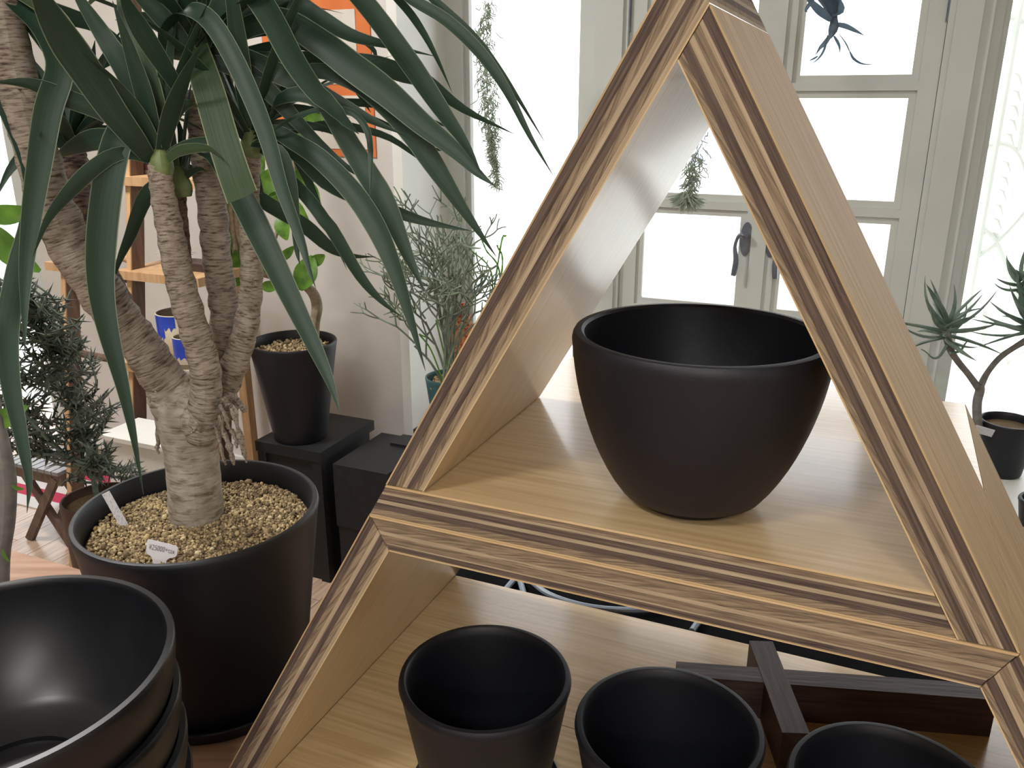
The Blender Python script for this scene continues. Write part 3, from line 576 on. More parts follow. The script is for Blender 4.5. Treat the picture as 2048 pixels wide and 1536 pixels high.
TL = [
 # crown in front (A)
 ([(312, 318), (282, 280), (246, 262), (224, 320), (208, 420), (200, 520), (204, 600), (220, 680), (244, 770), (267, 875), (287, 990)], 58, -.03, -.10, dict(m='leaf', base=.7, peak=.45)),
 ([(304, 326), (276, 288), (228, 226), (176, 148), (126, 74), (84, 0), (62, -50)], 66, -.03, -.16, dict(base=.45, peak=.6)),
 ([(300, 318), (244, 284), (188, 280), (140, 298), (104, 318)], 44, -.03, .02, dict(peak=.5)),
 ([(300, 320), (244, 306), (192, 334), (140, 384), (96, 440), (66, 514)], 34, -.03, -.12, dict(peak=.5)),
 ([(352, 372), (318, 370), (288, 402), (262, 470), (240, 520), (228, 560)], 32, .008, .0, dict()),
 ([(318, 326), (296, 250), (262, 160), (206, 70), (160, 0), (140, -40)], 48, -.03, -.06, dict(base=.6)),
 ([(314, 322), (306, 230), (280, 120), (250, 20), (232, -50)], 60, -.03, .0, dict(base=.55, m='leafy')),
 ([(318, 320), (312, 250), (318, 180), (322, 100), (314, 20)], 34, -.03, .05, dict()),
 ([(322, 320), (330, 262), (352, 222), (382, 206), (396, 214)], 34, -.03, -.05, dict(base=.8)),
 ([(328, 318), (352, 300), (392, 284), (428, 282), (452, 296)], 20, -.03, -.06, dict(base=.8)),
 ([(326, 326), (352, 304), (392, 296), (424, 300), (446, 322)], 22, -.03, -.09, dict(base=.8, m='leafy')),
 ([(320, 322), (338, 250), (348, 200), (370, 150), (400, 120)], 30, -.03, -.02, dict()),
 # crown B: high centre
 ([(392, 96), (404, 136), (424, 200), (444, 270), (466, 340), (486, 396)], 64, .0, -.10, dict(base=.8, peak=.5, cut=True, m='leafy', fold=.08)),
 ([(352, 110), (334, 84), (344, 46), (376, 20), (424, 46), (478, 137), (530, 260), (564, 376), (601, 478), (618, 535), (632, 578)], 40, .01, -.12, dict(base=.8, peak=.5)),
 ([(388, 108), (330, 40), (270, -20), (236, -50)], 40, .0, -.04, dict()),
 ([(380, 230), (352, 170), (306, 96), (262, 24), (236, -30)], 42, -.02, -.12, dict(base=.1, peak=.6)),
 ([(404, 110), (440, 20), (494, -24), (540, 26), (590, 118), (640, 190), (690, 240), (718, 268)], 62, .02, -.08, dict(base=.7, peak=.5)),
 ([(400, 300), (440, 322), (490, 408), (534, 496), (586, 604), (636, 708), (664, 774), (680, 828)], 52, .0, -.10, dict(base=.5, peak=.35)),
 ([(404, 112), (476, 62), (560, 40), (640, 84), (700, 130), (773, 185), (842, 246), (910, 301), (955, 345), (992, 374)], 58, .03, -.02, dict(base=.5, peak=.5)),
 ([(410, 104), (500, 20), (580, 2), (640, 36), (700, 70), (770, 89), (872, 113)], 34, .04, .06, dict(peak=.5)),
 ([(412, 100), (520, -40), (640, -70), (719, -4), (808, 113), (876, 212), (927, 284), (962, 344)], 46, .03, -.02, dict(base=.4, peak=.6)),
 ([(420, 96), (560, -80), (720, -70), (825, 0), (893, 41), (961, 106), (1013, 181), (1060, 273), (1108, 354)], 26, .05, .02, dict(base=.4, peak=.6)),
 ([(420, 96), (580, -110), (760, -90), (868, 0), (944, 70), (996, 136), (1042, 206), (1092, 288)], 17, .06, .08, dict(base=.4, peak=.6)),
 ([(415, 100), (540, -80), (700, -90), (796, 0), (840, 56), (874, 118), (905, 187)], 18, .05, .07, dict(base=.4, peak=.6)),
 ([(410, 112), (520, 118), (640, 120), (740, 128), (800, 146), (852, 164), (927, 219), (1028, 268)], 38, .05, .1, dict(base=.5, peak=.6)),
 ([(404, 118), (450, 108), (500, 123), (603, 167), (688, 212), (750, 244), (808, 270)], 44, .02, .02, dict(base=.6)),
 ([(404, 122), (450, 130), (500, 150), (560, 205), (620, 270), (690, 332), (762, 372)], 38, .01, .03, dict(base=.6)),
 ([(400, 112), (470, 70), (545, 62), (600, 90)], 30, .04, .08, dict()),
 ([(406, 112), (452, 50), (500, 30), (556, 24)], 26, .04, .1, dict()),
 ([(398, 108), (372, 40), (350, -40)], 50, .03, .02, dict()), ([(402, 108), (412, 30), (420, -60)], 56, .03, .06, dict()), ([(408, 108), (450, 20), (480, -60)], 44, .03, .08, dict()),
 ([(386, 112), (340, 60), (286, 36), (230, 40)], 36, .03, .08, dict()), ([(390, 120), (300, 100), (216, 120), (160, 170)], 36, .04, .1, dict()),
 # crown C: right
 ([(500, 292), (540, 262), (590, 286), (640, 318), (705, 383), (753, 455), (790, 540), (822, 641), (851, 742)], 44, .02, -.06, dict(peak=.6)),
 ([(500, 290), (530, 282), (592, 301), (654, 359), (739, 403), (842, 441), (944, 462)], 42, .02, .05, dict(base=.6, peak=.5)),
 ([(504, 286), (560, 200), (640, 200), (700, 290), (736, 349), (773, 410), (815, 510), (850, 584)], 46, .02, -.03, dict(base=.4, peak=.65)),
 ([(500, 296), (530, 300), (575, 352), (620, 400), (661, 457), (719, 553), (762, 602), (806, 636)], 30, .02, -.02, dict(base=.5, peak=.6)),
 ([(500, 300), (512, 380), (523, 401), (607, 452), (658, 495), (700, 512), (752, 514)], 34, .02, .06, dict(base=.6, peak=.5)),
 ([(504, 284), (600, 150), (700, 160), (770, 210), (828, 273), (876, 342), (927, 420), (993, 514)], 44, .03, .02, dict(base=.4, peak=.65)),
 ([(502, 286), (530, 240), (580, 218), (640, 222), (700, 236)], 22, .02, .08, dict()), ([(502, 286), (540, 254), (600, 250), (660, 262), (720, 300)], 22, .02, .05, dict()),
 ([(498, 288), (490, 230), (500, 170), (530, 120)], 30, .03, .06, dict()), ([(502, 288), (520, 220), (552, 170), (570, 130)], 30, .03, .08, dict(m='leafy')), ([(500, 288), (476, 240), (462, 190), (456, 140)], 28, .03, .03, dict()),
 ([(496, 290), (470, 258), (440, 250), (420, 268)], 20, .02, -.01, dict()), ([(502, 290), (556, 300), (580, 360), (590, 440), (594, 500), (600, 530)], 26, .0, -.02, dict()),
 ([(506, 288), (600, 230), (690, 220), (735, 262), (742, 340), (739, 404)], 14, .0, -.06, dict(peak=.6)), ([(506, 288), (560, 268), (610, 350), (640, 420), (668, 480), (694, 540)], 18, .05, .07, dict()),
 ([(420, 120), (560, 90), (640, 100), (700, 160), (726, 200), (742, 226)], 22, .06, .08, dict()),
 ([(412, 112), (560, 44), (680, 60), (742, 94), (756, 130), (764, 152)], 14, .08, .1, dict()), ([(512, 288), (620, 222), (720, 230), (800, 262), (880, 300), (925, 265)], 12, .06, .1, dict()),
 ([(506, 284), (650, 210), (790, 214), (860, 240), (926, 266)], 16, .06, .12, dict()), ([(506, 292), (640, 250), (760, 268), (830, 310), (880, 352)], 16, .05, .1, dict()),
 # crown E: top left trunk
 ([(4, -20), (40, 20), (84, 62), (112, 110), (118, 150), (96, 220), (78, 330), (62, 440), (52, 540), (49, 620), (50, 710)], 52, -.03, -.12, dict(base=.7, peak=.5)),
 ([(6, -30), (-30, 100), (60, 330), (62, 440), (36, 540), (15, 660), (22, 770), (42, 870), (58, 960), (54, 1026)], 42, -.03, -.10, dict(base=.6, peak=.55)),
 ([(8, -24), (60, 40), (120, 120), (170, 200), (240, 250)], 44, -.03, .0, dict(peak=.5)),
 ([(300, 300), (220, 234), (130, 196), (60, 168), (-20, 164)], 38, -.03, -.10, dict(peak=.5)),
 ([(10, -20), (30, 60), (60, 140), (100, 240), (140, 300)], 40, -.0, .03, dict()), ([(0, -20), (-20, 60), (-30, 160), (-20, 260), (0, 330)], 46, -.02, -.06, dict()),
 ([(12, -20), (90, 20), (190, 52), (280, 110)], 40, .0, .06, dict()), ([(6, -24), (50, -10), (110, 30), (160, 90), (196, 150)], 40, -.03, -.06, dict(m='leafy')),
 # crown F: left rear
 ([(144, 298), (110, 250), (70, 236), (30, 262)], 28, .07, .06, dict()), ([(142, 296), (120, 220), (80, 150), (40, 90)], 34, .07, .1, dict()), ([(144, 292), (140, 220), (120, 140), (96, 60)], 36, .07, .11, dict()),
 ([(146, 292), (160, 220), (180, 150), (190, 80)], 36, .07, .1, dict()), ([(148, 294), (180, 250), (214, 230), (262, 232)], 30, .07, .06, dict()), ([(148, 296), (184, 264), (226, 262), (260, 284)], 22, .07, .05, dict()),
 ([(142, 298), (104, 284), (60, 300), (20, 340), (-10, 400)], 30, .06, .02, dict()), ([(146, 294), (168, 270), (206, 222), (258, 180)], 26, .07, .09, dict()),
 ([(148, 300), (176, 330), (186, 400), (176, 470), (158, 520)], 14, .08, .08, dict(m='leafy')),
 # small crown D
 ([(359, 368), (348, 330), (336, 280), (330, 230)], 20, .008, .03, dict()), ([(360, 366), (372, 310), (390, 260)], 22, .008, .03, dict(m='leafy')), ([(360, 366), (380, 346), (402, 338), (420, 350)], 14, .008, .0, dict()),
 ([(358, 366), (340, 346), (318, 340), (300, 352)], 14, .008, .02, dict()), ([(361, 364), (384, 330), (398, 360), (408, 440), (420, 520)], 26, .02, .05, dict()), ([(360, 364), (366, 320), (362, 270), (350, 220)], 22, .008, .02, dict()),
]
for pl, w_, d0, d1, kw in TL: tleaf(pl, w_, d0, d1, roll=random.uniform(-.5, .5), tilt=random.uniform(-.35, .35), **kw)
# fill each crown with further blades on all sides
def crown(px, py, d, n, ln, wd, lo=.1, hi=1.2, parent=yu):
    c0 = at(px, py, YD+d)
    mb = MB(); s_ = mpp(c0); mb.tube([c0-Zv*30*s_, c0-Zv*20*s_, c0-Zv*8*s_, c0+Zv*4*s_, c0+Zv*18*s_, c0+Zv*34*s_], [20*s_, 23*s_, 23*s_, 19*s_, 11*s_, 2*s_], 20); mb.build('leaf_base', M['crown'], parent)
    for i in range(n):
        az = i*2.39996+random.uniform(-.2, .2); el = lo+(hi-lo)*random.random(); L_ = ln*random.uniform(.65, 1.1)
        o_ = Vector((math.cos(az), math.sin(az), 0)); p_ = c0+o_*.006+Zv*(-10+30*el)*s_; d_ = (o_*math.cos(el)+Zv*math.sin(el)).normalized(); pts = [p_]; dr = random.uniform(.10, .26)
        for k in range(6):
            p_ = p_+d_*L_/6; pts.append(p_.copy()); d_ = (d_-Zv*dr*(1.1-math.sin(el)*.6)).normalized()
        side = o_.cross(Zv).normalized()
        if any(q.y < .50 for q in pts): continue
        leaf_mesh(pts, wd*random.uniform(.75, 1.05), side, base=.7, roll=random.uniform(-.6, .6), m=random.choice(['leaf', 'leaf', 'leaf', 'leafy']))
crown(322, 318, -.03, 9, .17, .020, .9, 1.4); crown(396, 104, .03, 18, .30, .024, .5, 1.4); crown(502, 284, .02, 10, .20, .018, .5, 1.35)
crown(4, -40, -.03, 16, .26, .026, .3, 1.3); crown(144, 290, .07, 14, .20, .019, .4, 1.3); crown(359, 362, .008, 5, .10, .011, .9, 1.4)
# dead curled tip lying on the gravel and the tags
tgz = ZG+.002
tc0 = onz(316, 1131, tgz)
def tagpt(x, y, lean=.0): 
    q = at(x, y, tc0.y); return q
tg = thing('price_tag', 'white T-shaped price tag stuck in the gravel of the yucca pot', 'tag', tc0)
sp_ = mpp(tc0); tw = Vector((1, 0, 0)); tu = (Zv*.93+Vector((0, .3, 0))).normalized()
def tgp(x, y, e=0): return tc0+tw*((x-316)*sp_)+tu*((1131-y)*sp_*1.02)+tw.cross(tu)*e
mb = MB(); mb.poly([tgp(*q) for q in ((304, 1150), (305, 1120), (303, 1114), (295, 1108), (292, 1104), (294, 1083), (297, 1079), (351, 1092), (356, 1096), (354, 1110), (350, 1115), (338, 1117), (333, 1121), (328, 1150))], tw.cross(tu)*(-.0008)); mb.build('card', M['tag'], tg, smooth=False)
def text_obj(txt, size, org, ex, ey, m, parent, name='lettering', off=0):
    cu = bpy.data.curves.new('tmp', 'FONT'); cu.body = txt; cu.size = size; cu.extrude = 0; cu.offset = off
    o = bpy.data.objects.new('tmp', cu); COL.objects.link(o); dg = bpy.context.evaluated_depsgraph_get(); me = bpy.data.meshes.new_from_object(o.evaluated_get(dg)); bpy.data.objects.remove(o)
    mb = MB(); mb.add([org+ex*v_.co.x+ey*v_.co.y for v_ in me.vertices], [tuple(p_.vertices) for p_ in me.polygons]); return mb.build(name, m, parent, smooth=False)
nrm = tw.cross(tu); 
if nrm.y > 0: nrm = -nrm
ex = (tw*math.cos(-.2)+tu*math.sin(-.2)).normalized(); ey = (tu*.97+tw*.24).normalized()
text_obj('\u00a525000+tax', 15*sp_, tgp(297.5, 1098)+nrm*.0012, ex*.72, ey, M['ink'], tg, off=-.00012)
lb0 = onz(251, 1056, tgz); tip = at(211, 985, lb0.y+.006); dl = (tip-lb0).normalized(); sd = dl.cross((lb0-Vector((0, 0, CAMZ))).normalized()).normalized()
mb = MB(); mb.box((lb0+tip)/2-dl*.004, dl*((tip-lb0).length/2+.004), sd*.0042, dl.cross(sd)*.0004); tag(mb.build('plant_label', M['label'], loc=lb0), 'narrow white plastic label leaning in the yucca gravel', 'label')
# ================================================================== LADDER SHELF AND ITS THINGS
L0 = onz(139, 1150, 0); la = (L0-RO).dot(U); lb = (L0-RO).dot(V); LEAN = .145/.904
def lp(a, z, dv=0): return rm(a, lb+LEAN*z+dv, z)
def la_from(px, py, z):   # a-coordinate on the leaning plane at height z under photo pixel column px
    r = ray(px, py); b_ = lb+LEAN*z; k = (V.dot(RO)+b_)/V.dot(r); return (r*k+Vector((0, 0, CAMZ))-RO).dot(U)
aM = la_from(256, 640, 1.4-.24*2.4); aR = la_from(366, 560, .95); aE = la_from(406, 560, .95)
ld = thing('ladder_shelf', 'light oak ladder shelf with brown sided posts leaning towards the plaster wall', 'shelf', L0)
for a_, ht, q_ in ((la, 1.02, 0), (aM, 1.72, 0), (aR, 1.72, .13)):
    mb = MB(); mb.hexa([lp(a_, 0, q_), lp(a_+.016, 0, q_), lp(a_+.016, ht, q_), lp(a_, ht, q_), lp(a_, 0, q_+.004), lp(a_+.016, 0, q_+.004), lp(a_+.016, ht, q_+.004), lp(a_, ht, q_+.004)]); p_ = mb.build('post', M['oak'], ld)
    q_ += .0042; mb = MB(); mb.hexa([lp(a_, 0, q_), lp(a_+.016, 0, q_), lp(a_+.016, ht, q_), lp(a_, ht, q_), lp(a_, 0, q_+.046), lp(a_+.016, 0, q_+.046), lp(a_+.016, ht, q_+.046), lp(a_, ht, q_+.046)]); mb.build('post_side', M['walnut'], p_)
def zb(px, py, a):  # height where the photo row py meets the ladder plane at a
    lo, hi = 0, 2
    for _ in range(40):
        z = (lo+hi)/2; q = lp(a, z); d = q.y*CP-(q.z-CAMZ)*SP; y = 768-F*(q.y*SP+(q.z-CAMZ)*CP)/d
        if y > py: lo = z
        else: hi = z
    return z
def shelfboard(a0, a1, z, th=.024, dp=.2, f=-.018):
    mb = MB(); b0 = lb+LEAN*z+f; rbox(mb, a0, a1, b0, b0+dp, z-th, z); return mb.build('shelf_board', M['oak'], ld)
zA = zb(0, 352, aM); zB = zb(0, 540, aM); zC = zb(0, 722, aM)
shelfboard(aM-.03, aE, zA); shelfboard(aM-.03, aE, zB); shelfboard(aM-.035, aE, zC)
zB1 = zb(0, 524, la); shelfboard(la-.045, la+.115, zB1, dp=.12)
zr = zb(0, 700, la)
for z_, zz in ((zb(0, 706, la), zC-.012), (zb(0, 520, la)-.05, zB-.03)):
    mb = MB(); mb.tube([lp(la, z_, .02), lp(aM+.005, zz, .02)], .011, 12); mb.build('rung', M['walnut'], ld)
mb = MB(); mb.tube([lp(aM-.05, zb(0, 520, aM), .03), lp(aM, zb(0, 526, aM), .03)], .012, 12); mb.build('rung', M['oak'], ld)
# ceramic pot and cup, painted blue
def ceramic(name, label, px, py, wpx, hpx, zbase, dv, cat, patches, saucer=False):
    a_ = la_from(px, py, zbase); c0 = rm(a_, lb+LEAN*zbase+dv, zbase+.0005); s_ = mpp(c0); R_ = wpx*s_/2; Hh = hpx*s_
    t_ = thing(name, label, cat, c0)
    z0 = 0
    if saucer:
        mb = MB(); mb.lathe([(0, 0), (R_*.95, 0), (R_*1.12, .006), (R_*1.1, .010), (R_*.9, .008), (0, .008)], c0, 40); mb.build('saucer', M['ceramic'], t_); z0 = .009
    n = 60; th = .004
    prof = [(0, z0), (R_*.93, z0), (R_*.97, z0+.003), (R_*.985, z0+Hh*.16), (R_, z0+Hh*.17), (R_*1.0, z0+Hh*.6), (R_*.99, z0+Hh-.001), (R_*.99-.002, z0+Hh), (R_*.99-th, z0+Hh-.001), (R_*.97-th, z0+.01), (0, z0+.006)]
    mb = MB(); mb.lathe(prof, c0, n, 0)
    mb.mi = [1 if (i//n) < 3 else (2 if 7 <= (i//n) else 0) for i in range(len(mb.mi))]
    mb.build('body', [M['ceramic'], M['clay'], M['clay']], t_)
    for (a0, a1, f0, f1) in patches:      # glaze patch: raised skin on the outside, ragged lower edge
        pb = MB(); k = 18; vs = []
        for j in range(5):
            for i in range(k+1):
                an = math.radians(a0+(a1-a0)*i/k); rag = .05*math.sin(i*1.7+a0)+.03*math.sin(i*3.1); ff = f1-(f1-f0+rag*(j/4))*j/4
                rr = R_*1.006; vs.append(c0+Vector((rr*math.cos(an), rr*math.sin(an), z0+Hh*ff)))
        pb.add(vs, [(j*(k+1)+i, j*(k+1)+i+1, (j+1)*(k+1)+i+1, (j+1)*(k+1)+i) for j in range(4) for i in range(k)]); pb.build('glaze_patch', M['cblue'], t_)
ceramic('ceramic_pot', 'cream ceramic pot with a blue painted corner on the ladder shelf', 312, 700, 88, 92, zC, .10, 'pot', [(-150, -80, .72, .985), (-150, -110, .5, .8)])
ceramic('ceramic_cup', 'small cream cup with cobalt blue glaze on a round saucer', 372, 712, 56, 62, zC, .012, 'cup', [(-175, -60, .35, .985)], True)
mb = MB(); a_ = la_from(350, 540, zB); b0 = lb+LEAN*zB
rbox(mb, a_-.085, a_+.085, b0+.056, b0+.125, zB+.0005, zB+.022); tray = tag(mb.build('wooden_tray', M['rosewood'], loc=rm(a_, b0, zB)), 'dark wooden tray block on the middle ladder shelf', 'tray')
mb = MB(); hc = rm(la_from(322, 522, zB), b0+.075, zB+.04)
for i in range(150):
    d_ = Vector((random.gauss(-.5, .6), random.gauss(-.3, .5), random.uniform(0, .9))).normalized(); L_ = random.uniform(.03, .065)
    mb.tube([hc+Vector((random.uniform(-.02, .03), random.uniform(-.02, .02), 0)), hc+d_*L_*.6, hc+d_*L_+Vector((-.01, 0, -.006))], [.0011, .0009, .0004], 4)
tag(mb.build('air_plant', M['hair'], loc=hc-Zv*.008), 'silvery wispy air plant lying on the dark tray', 'air plant')
# maroon box on top shelf
a_ = la_from(262, 340, zA); b0 = lb+LEAN*zA
bxm = thing('maroon_box', 'dark maroon boxes standing on the upper ladder shelf', 'box', rm(a_, b0+.03, zA))
mb = MB(); rbox(mb, a_-.07, a_+.035, b0+.06, b0+.14, zA+.0005, zA+.13); mb.build('box_body', M['maroon'], bxm)
mb = MB(); rbox(mb, a_-.071, a_+.036, b0+.059, b0+.141, zA+.0002, zA+.012); mb.build('box_base', M['walnut'], bxm)
# white plinth in front of the ladder
c1 = onz(206, 868, .58); pa = (c1-RO).dot(U); pb_ = (c1-RO).dot(V)
PWD = (onz(336, 892, .58)-RO).dot(U)-pa
t_ = thing('white_plinth', 'low white painted plinth in front of the ladder shelf', 'plinth', rm(pa+PWD/2, pb_+.08, 0))
mb = MB(); rbox(mb, pa, pa+PWD, pb_, pb_+.12, 0, .568); mb.build('body', M['white'], t_)
mb = MB(); rbox(mb, pa-.01, pa+PWD+.01, pb_-.008, pb_+.128, .568, .58); mb.build('top', M['white'], t_)
wa0 = hit(456, 500, -.09)[0]
mb = MB(); rbox(mb, wa0, wa0+.034, -.11, -.076, 0, 1.33); tag(mb.build('wooden_post', M['oak'], loc=rm(wa0, -.1, 0)), 'plain upright wooden post against the wall between ladder shelf and ficus', 'post')
# poster on the plaster wall
po = thing('poster', 'orange poster with pale panels and black lettering on the wall', 'poster', rm(-.3, -.004, 1.24))
def wq(px, py): return hit(px, py, -.004)
pl_, pr_ = -.50, -.092; mb = MB(); rbox(mb, pl_, pr_, -.005, -.0005, 1.232, 1.84); mb.build('backing', M['orange'], po)
for (x0, x1, z0_, z1_) in ((-.43, -.142, 1.452, 1.667), (-.43, -.122, 1.256, 1.418), (-.43, -.142, 1.70, 1.80)):
    mb = MB(); rbox(mb, x0, x1, -.0075, -.0052, z0_, z1_); mb.build('panel', M['paper'], po)
for txt, (px, py), sz in (('ya', (594, 276), .05), ('pon', (641, 256), .056)):
    a_, z_ = wq(px, py); text_obj(txt, sz, rm(a_, -.0085, z_), (U*.95+Zv*.3).normalized(), (Zv*.95-U*.3).normalized(), M['ink'], po, off=.0012)
# ================================================================== BLACK PEDESTALS AND THE FICUS
def rect_px(fr_, zt, du, dv):   # box whose top front-right corner lies under the given photo pixel
    q = onz(*fr_, zt); a_ = (q-RO).dot(U); b_ = (q-RO).dot(V); return a_-du, a_, b_, b_+dv
a0, a1, b0, b1 = rect_px((640, 906), .434, .235, .29)
p1 = thing('black_pedestal', 'black square pedestal carrying the tall tapered pot', 'pedestal', rm((a0+a1)/2, (b0+b1)/2, 0))
mb = MB(); rbox(mb, a0, a1, b0, b1, .402, .434); mb.build('top', M['black_box'], p1)
mb = MB(); rbox(mb, a0+.012, a1-.012, b0+.012, b1-.012, 0, .4); mb.build('body', M['black_box'], p1)
for aa in (a0+.003, a1-.033):
    mb = MB(); rbox(mb, aa, aa+.03, b0+.004, b0+.034, 0, .402); mb.build('corner_post', M['black_box'], p1)
FP = (a0, a1, b0, b1)
q = onz(665, 928, .40); a0 = (q-RO).dot(U); b0 = (q-RO).dot(V)
p2 = thing('black_crate', 'low black box standing right of the pedestal', 'box', rm(a0+.15, b0+.13, 0))
mb = MB(); rbox(mb, a0, a0+.185, b0, b0+.27, .2, .40); mb.build('upper_box', M['black_box'], p2)
mb = MB(); rbox(mb, a0+.004, a0+.181, b0+.004, b0+.266, 0, .199); mb.build('lower_box', M['black_box'], p2)
mb = MB(); rbox(mb, a0+.08, a0+.183, b0+.19, b0+.268, .40, .408); mb.build('lid_strip', M['black_box'], p2)
fc = onz(602, 872, .434)
fi = thing('potted_ficus', 'small ficus with round bright leaves in a tall tapered black pot', 'potted plant', fc)
fs = mpp(fc); FR = 85*fs*.98; FH = .302
mb = MB(); mb.lathe(pot_prof(FR, FH, FR*.62, .008, belly=lambda x: x), fc, 72); mb.build('pot', M['pot'], fi)
mb = MB(); mb.lathe([(0, .002), (FR-.012, -.002)], fc+Zv*(FH-.03), 40); mb.build('soil', M['soil'], fi)
mb = MB(); pebbles(mb, fc+Zv*(FH-.029), FR-.014, 420, .003, .006); mb.build('gravel', M['gravel'], fi, ang=60)['kind'] = 'stuff'
FY = fc.y
def fstem(pl, name='trunk'):
    pts = smoothpath([at(x, y, FY+d) for x, y, d, w_ in pl], 24); mb = MB(); mb.tube(pts, [lerpl([q[3] for q in pl], i/24)*fs/2 for i in range(25)], 12); mb.build(name, M['bark'], fi)
fstem([(628, 690, 0, 20), (629, 650, 0, 20), (634, 615, 0, 21), (628, 590, 0, 20), (612, 572, -.01, 17), (600, 566, -.02, 12)])
fstem([(612, 572, -.01, 15), (570, 556, 0, 14), (530, 548, .01, 14), (505, 530, .01, 12), (480, 480, .01, 10), (474, 420, .01, 9), (490, 370, .01, 8)], 'branch')
fstem([(526, 548, .01, 11), (552, 470, .02, 8), (580, 410, .02, 7), (590, 360, .02, 6), (585, 300, .02, 5)], 'branch')
fstem([(474, 540, .01, 12), (468, 460, .02, 14), (462, 400, .02, 12), (458, 300, .02, 10)], 'branch')
def oleaf(px, py, ln, wd, ang, Y, parent, m='greenleaf', tilt=.4, name='leaf', heart=.0):
    c0 = at(px, py, Y); s_ = mpp(c0); an = math.radians(ang); right = Vector((1, 0, 0)); up = Vector((0, .35, .94)); ax = right*math.cos(an)+up*math.sin(an); vw = Vector((0, 1, -.3)).normalized()
    sd = ax.cross(vw).normalized(); nm = ax.cross(sd); sd = (sd*math.cos(tilt)+nm*math.sin(tilt)).normalized(); nm = ax.cross(sd)
    if nm.y > 0: nm = -nm
    n = 10; vs = []; us = []; mb = MB()
    for i in range(n+1):
        x = i/n; w_ = math.sin(math.pi*min(1, x*.93+.04))**.75*wd*s_/2*(1.12-.24*x); cpt = c0+ax*ln*s_*(x-.5)-nm*ln*s_*.12*(x-.5)**2*4
        for q in (-1, -.5, 0, .5, 1): vs.append(cpt+sd*w_*q+nm*w_*.22*abs(q)); us.append(((q+1)/2, x))
    mb.add(vs, [(i*5+k, i*5+k+1, (i+1)*5+k+1, (i+1)*5+k) for i in range(n) for k in range(4)], us); mb.build(name, M[m], parent, ang=60)
for (x, y, l_, w_, an, dy, tl) in ((612, 545, 74, 46, 70, -.03, .2), (556, 398, 52, 34, 20, .0, .5), (540, 366, 74, 50, 60, .0, .3), (604, 360, 66, 44, 40, .0, .4), (588, 340, 70, 46, 100, .02, .3), (626, 392, 60, 34, -70, .02, .3), (604, 424, 44, 20, -60, .0, .5), (566, 452, 56, 36, -80, .0, .3),
    (540, 572, 40, 24, 10, -.01, .4), (572, 508, 44, 20, 40, .0, .6), (524, 520, 50, 30, 120, .0, .4), (480, 476, 64, 44, 80, .02, .3), (462, 420, 60, 40, 70, .02, .3), (508, 340, 60, 40, 50, .03, .4), (566, 290, 70, 46, 80, .02, .4), (612, 300, 70, 46, 30, .03, .3), (470, 520, 50, 34, -60, .0, .3), (456, 350, 60, 40, 110, .03, .3), (622, 240, 60, 36, 60, .04, .3), (478, 560, 40, 30, 200, .0, .3), (630, 340, 56, 36, 10, .02, .5), (594, 268, 50, 36, 140, .03, .3), (520, 290, 60, 40, 100, .03, .3), (640, 226, 44, 30, 30, .03, .4), (578, 560, 30, 20, -20, .0, .3), (634, 520, 36, 24, 30, .0, .4)):
    oleaf(x, y, l_, w_, an, FY+dy, fi, tilt=tl)
# ================================================================== PENCIL CACTUS BY THE WINDOW
GY = 2.36
gp = at(898, 752, GY); gs = mpp(gp); GR = 48*gs
gz = gp.z-.15
t_ = thing('plant_stand', 'black plant stand hidden behind the plywood shelf under the green pot', 'stand', Vector((gp.x, gp.y, 0)))
mb = MB(); mb.box((gp.x, gp.y, gz-.012), U*.08, V*.08, Zv*.012); mb.build('top', M['black_box'], t_)
for sx in (-1, 1):
    for sy in (-1, 1):
        mb = MB(); mb.box(Vector((gp.x, gp.y, (gz-.024)/2))+U*.066*sx+V*.066*sy, U*.012, V*.012, Zv*(gz-.024)/2); mb.build('leg', M['black_box'], t_)
pc = thing('pencil_cactus', 'twiggy pencil cactus in a teal green pot before the window', 'potted plant', Vector((gp.x, gp.y, gz)))
mb = MB(); mb.lathe(pot_prof(GR, .15, GR*.72, .005, belly=lambda x: x), (gp.x, gp.y, gz), 48); mb.build('pot', M['greenpot'], pc)
mb = MB(); pebbles(mb, (gp.x, gp.y, gz+.125), GR-.008, 260, .003, .006); mb.build('gravel', M['gravel'], pc, ang=60)['kind'] = 'stuff'
mb = MB(); mb.lathe([(0, 0), (GR-.006, 0)], (gp.x, gp.y, gz+.123), 30); mb.build('soil', M['soil'], pc)
rs = random.Random(11)
def twig(mb, p_, d_, L_, r_, depth):
    n = 5; pts = [p_.copy()]; bend = Vector((rs.gauss(0, .16), rs.gauss(0, .16), rs.gauss(.1, .12)))
    for i in range(n): d_ = (d_+bend*.5).normalized(); p_ = p_+d_*L_/n; pts.append(p_.copy())
    mb.tube(pts, [r_*(1-.15*i/n) for i in range(n+1)], 5)
    if depth > 0:
        for k in range(2 if rs.random() < .72 else 3):
            ax = Vector((rs.gauss(0, 1), rs.gauss(0, .8), rs.gauss(0, .6))); e = (d_+ax.normalized()*.75).normalized(); twig(mb, p_, e, L_*rs.uniform(.62, .95), r_*.86, depth-1)
base = Vector((gp.x, gp.y, gz+.12))
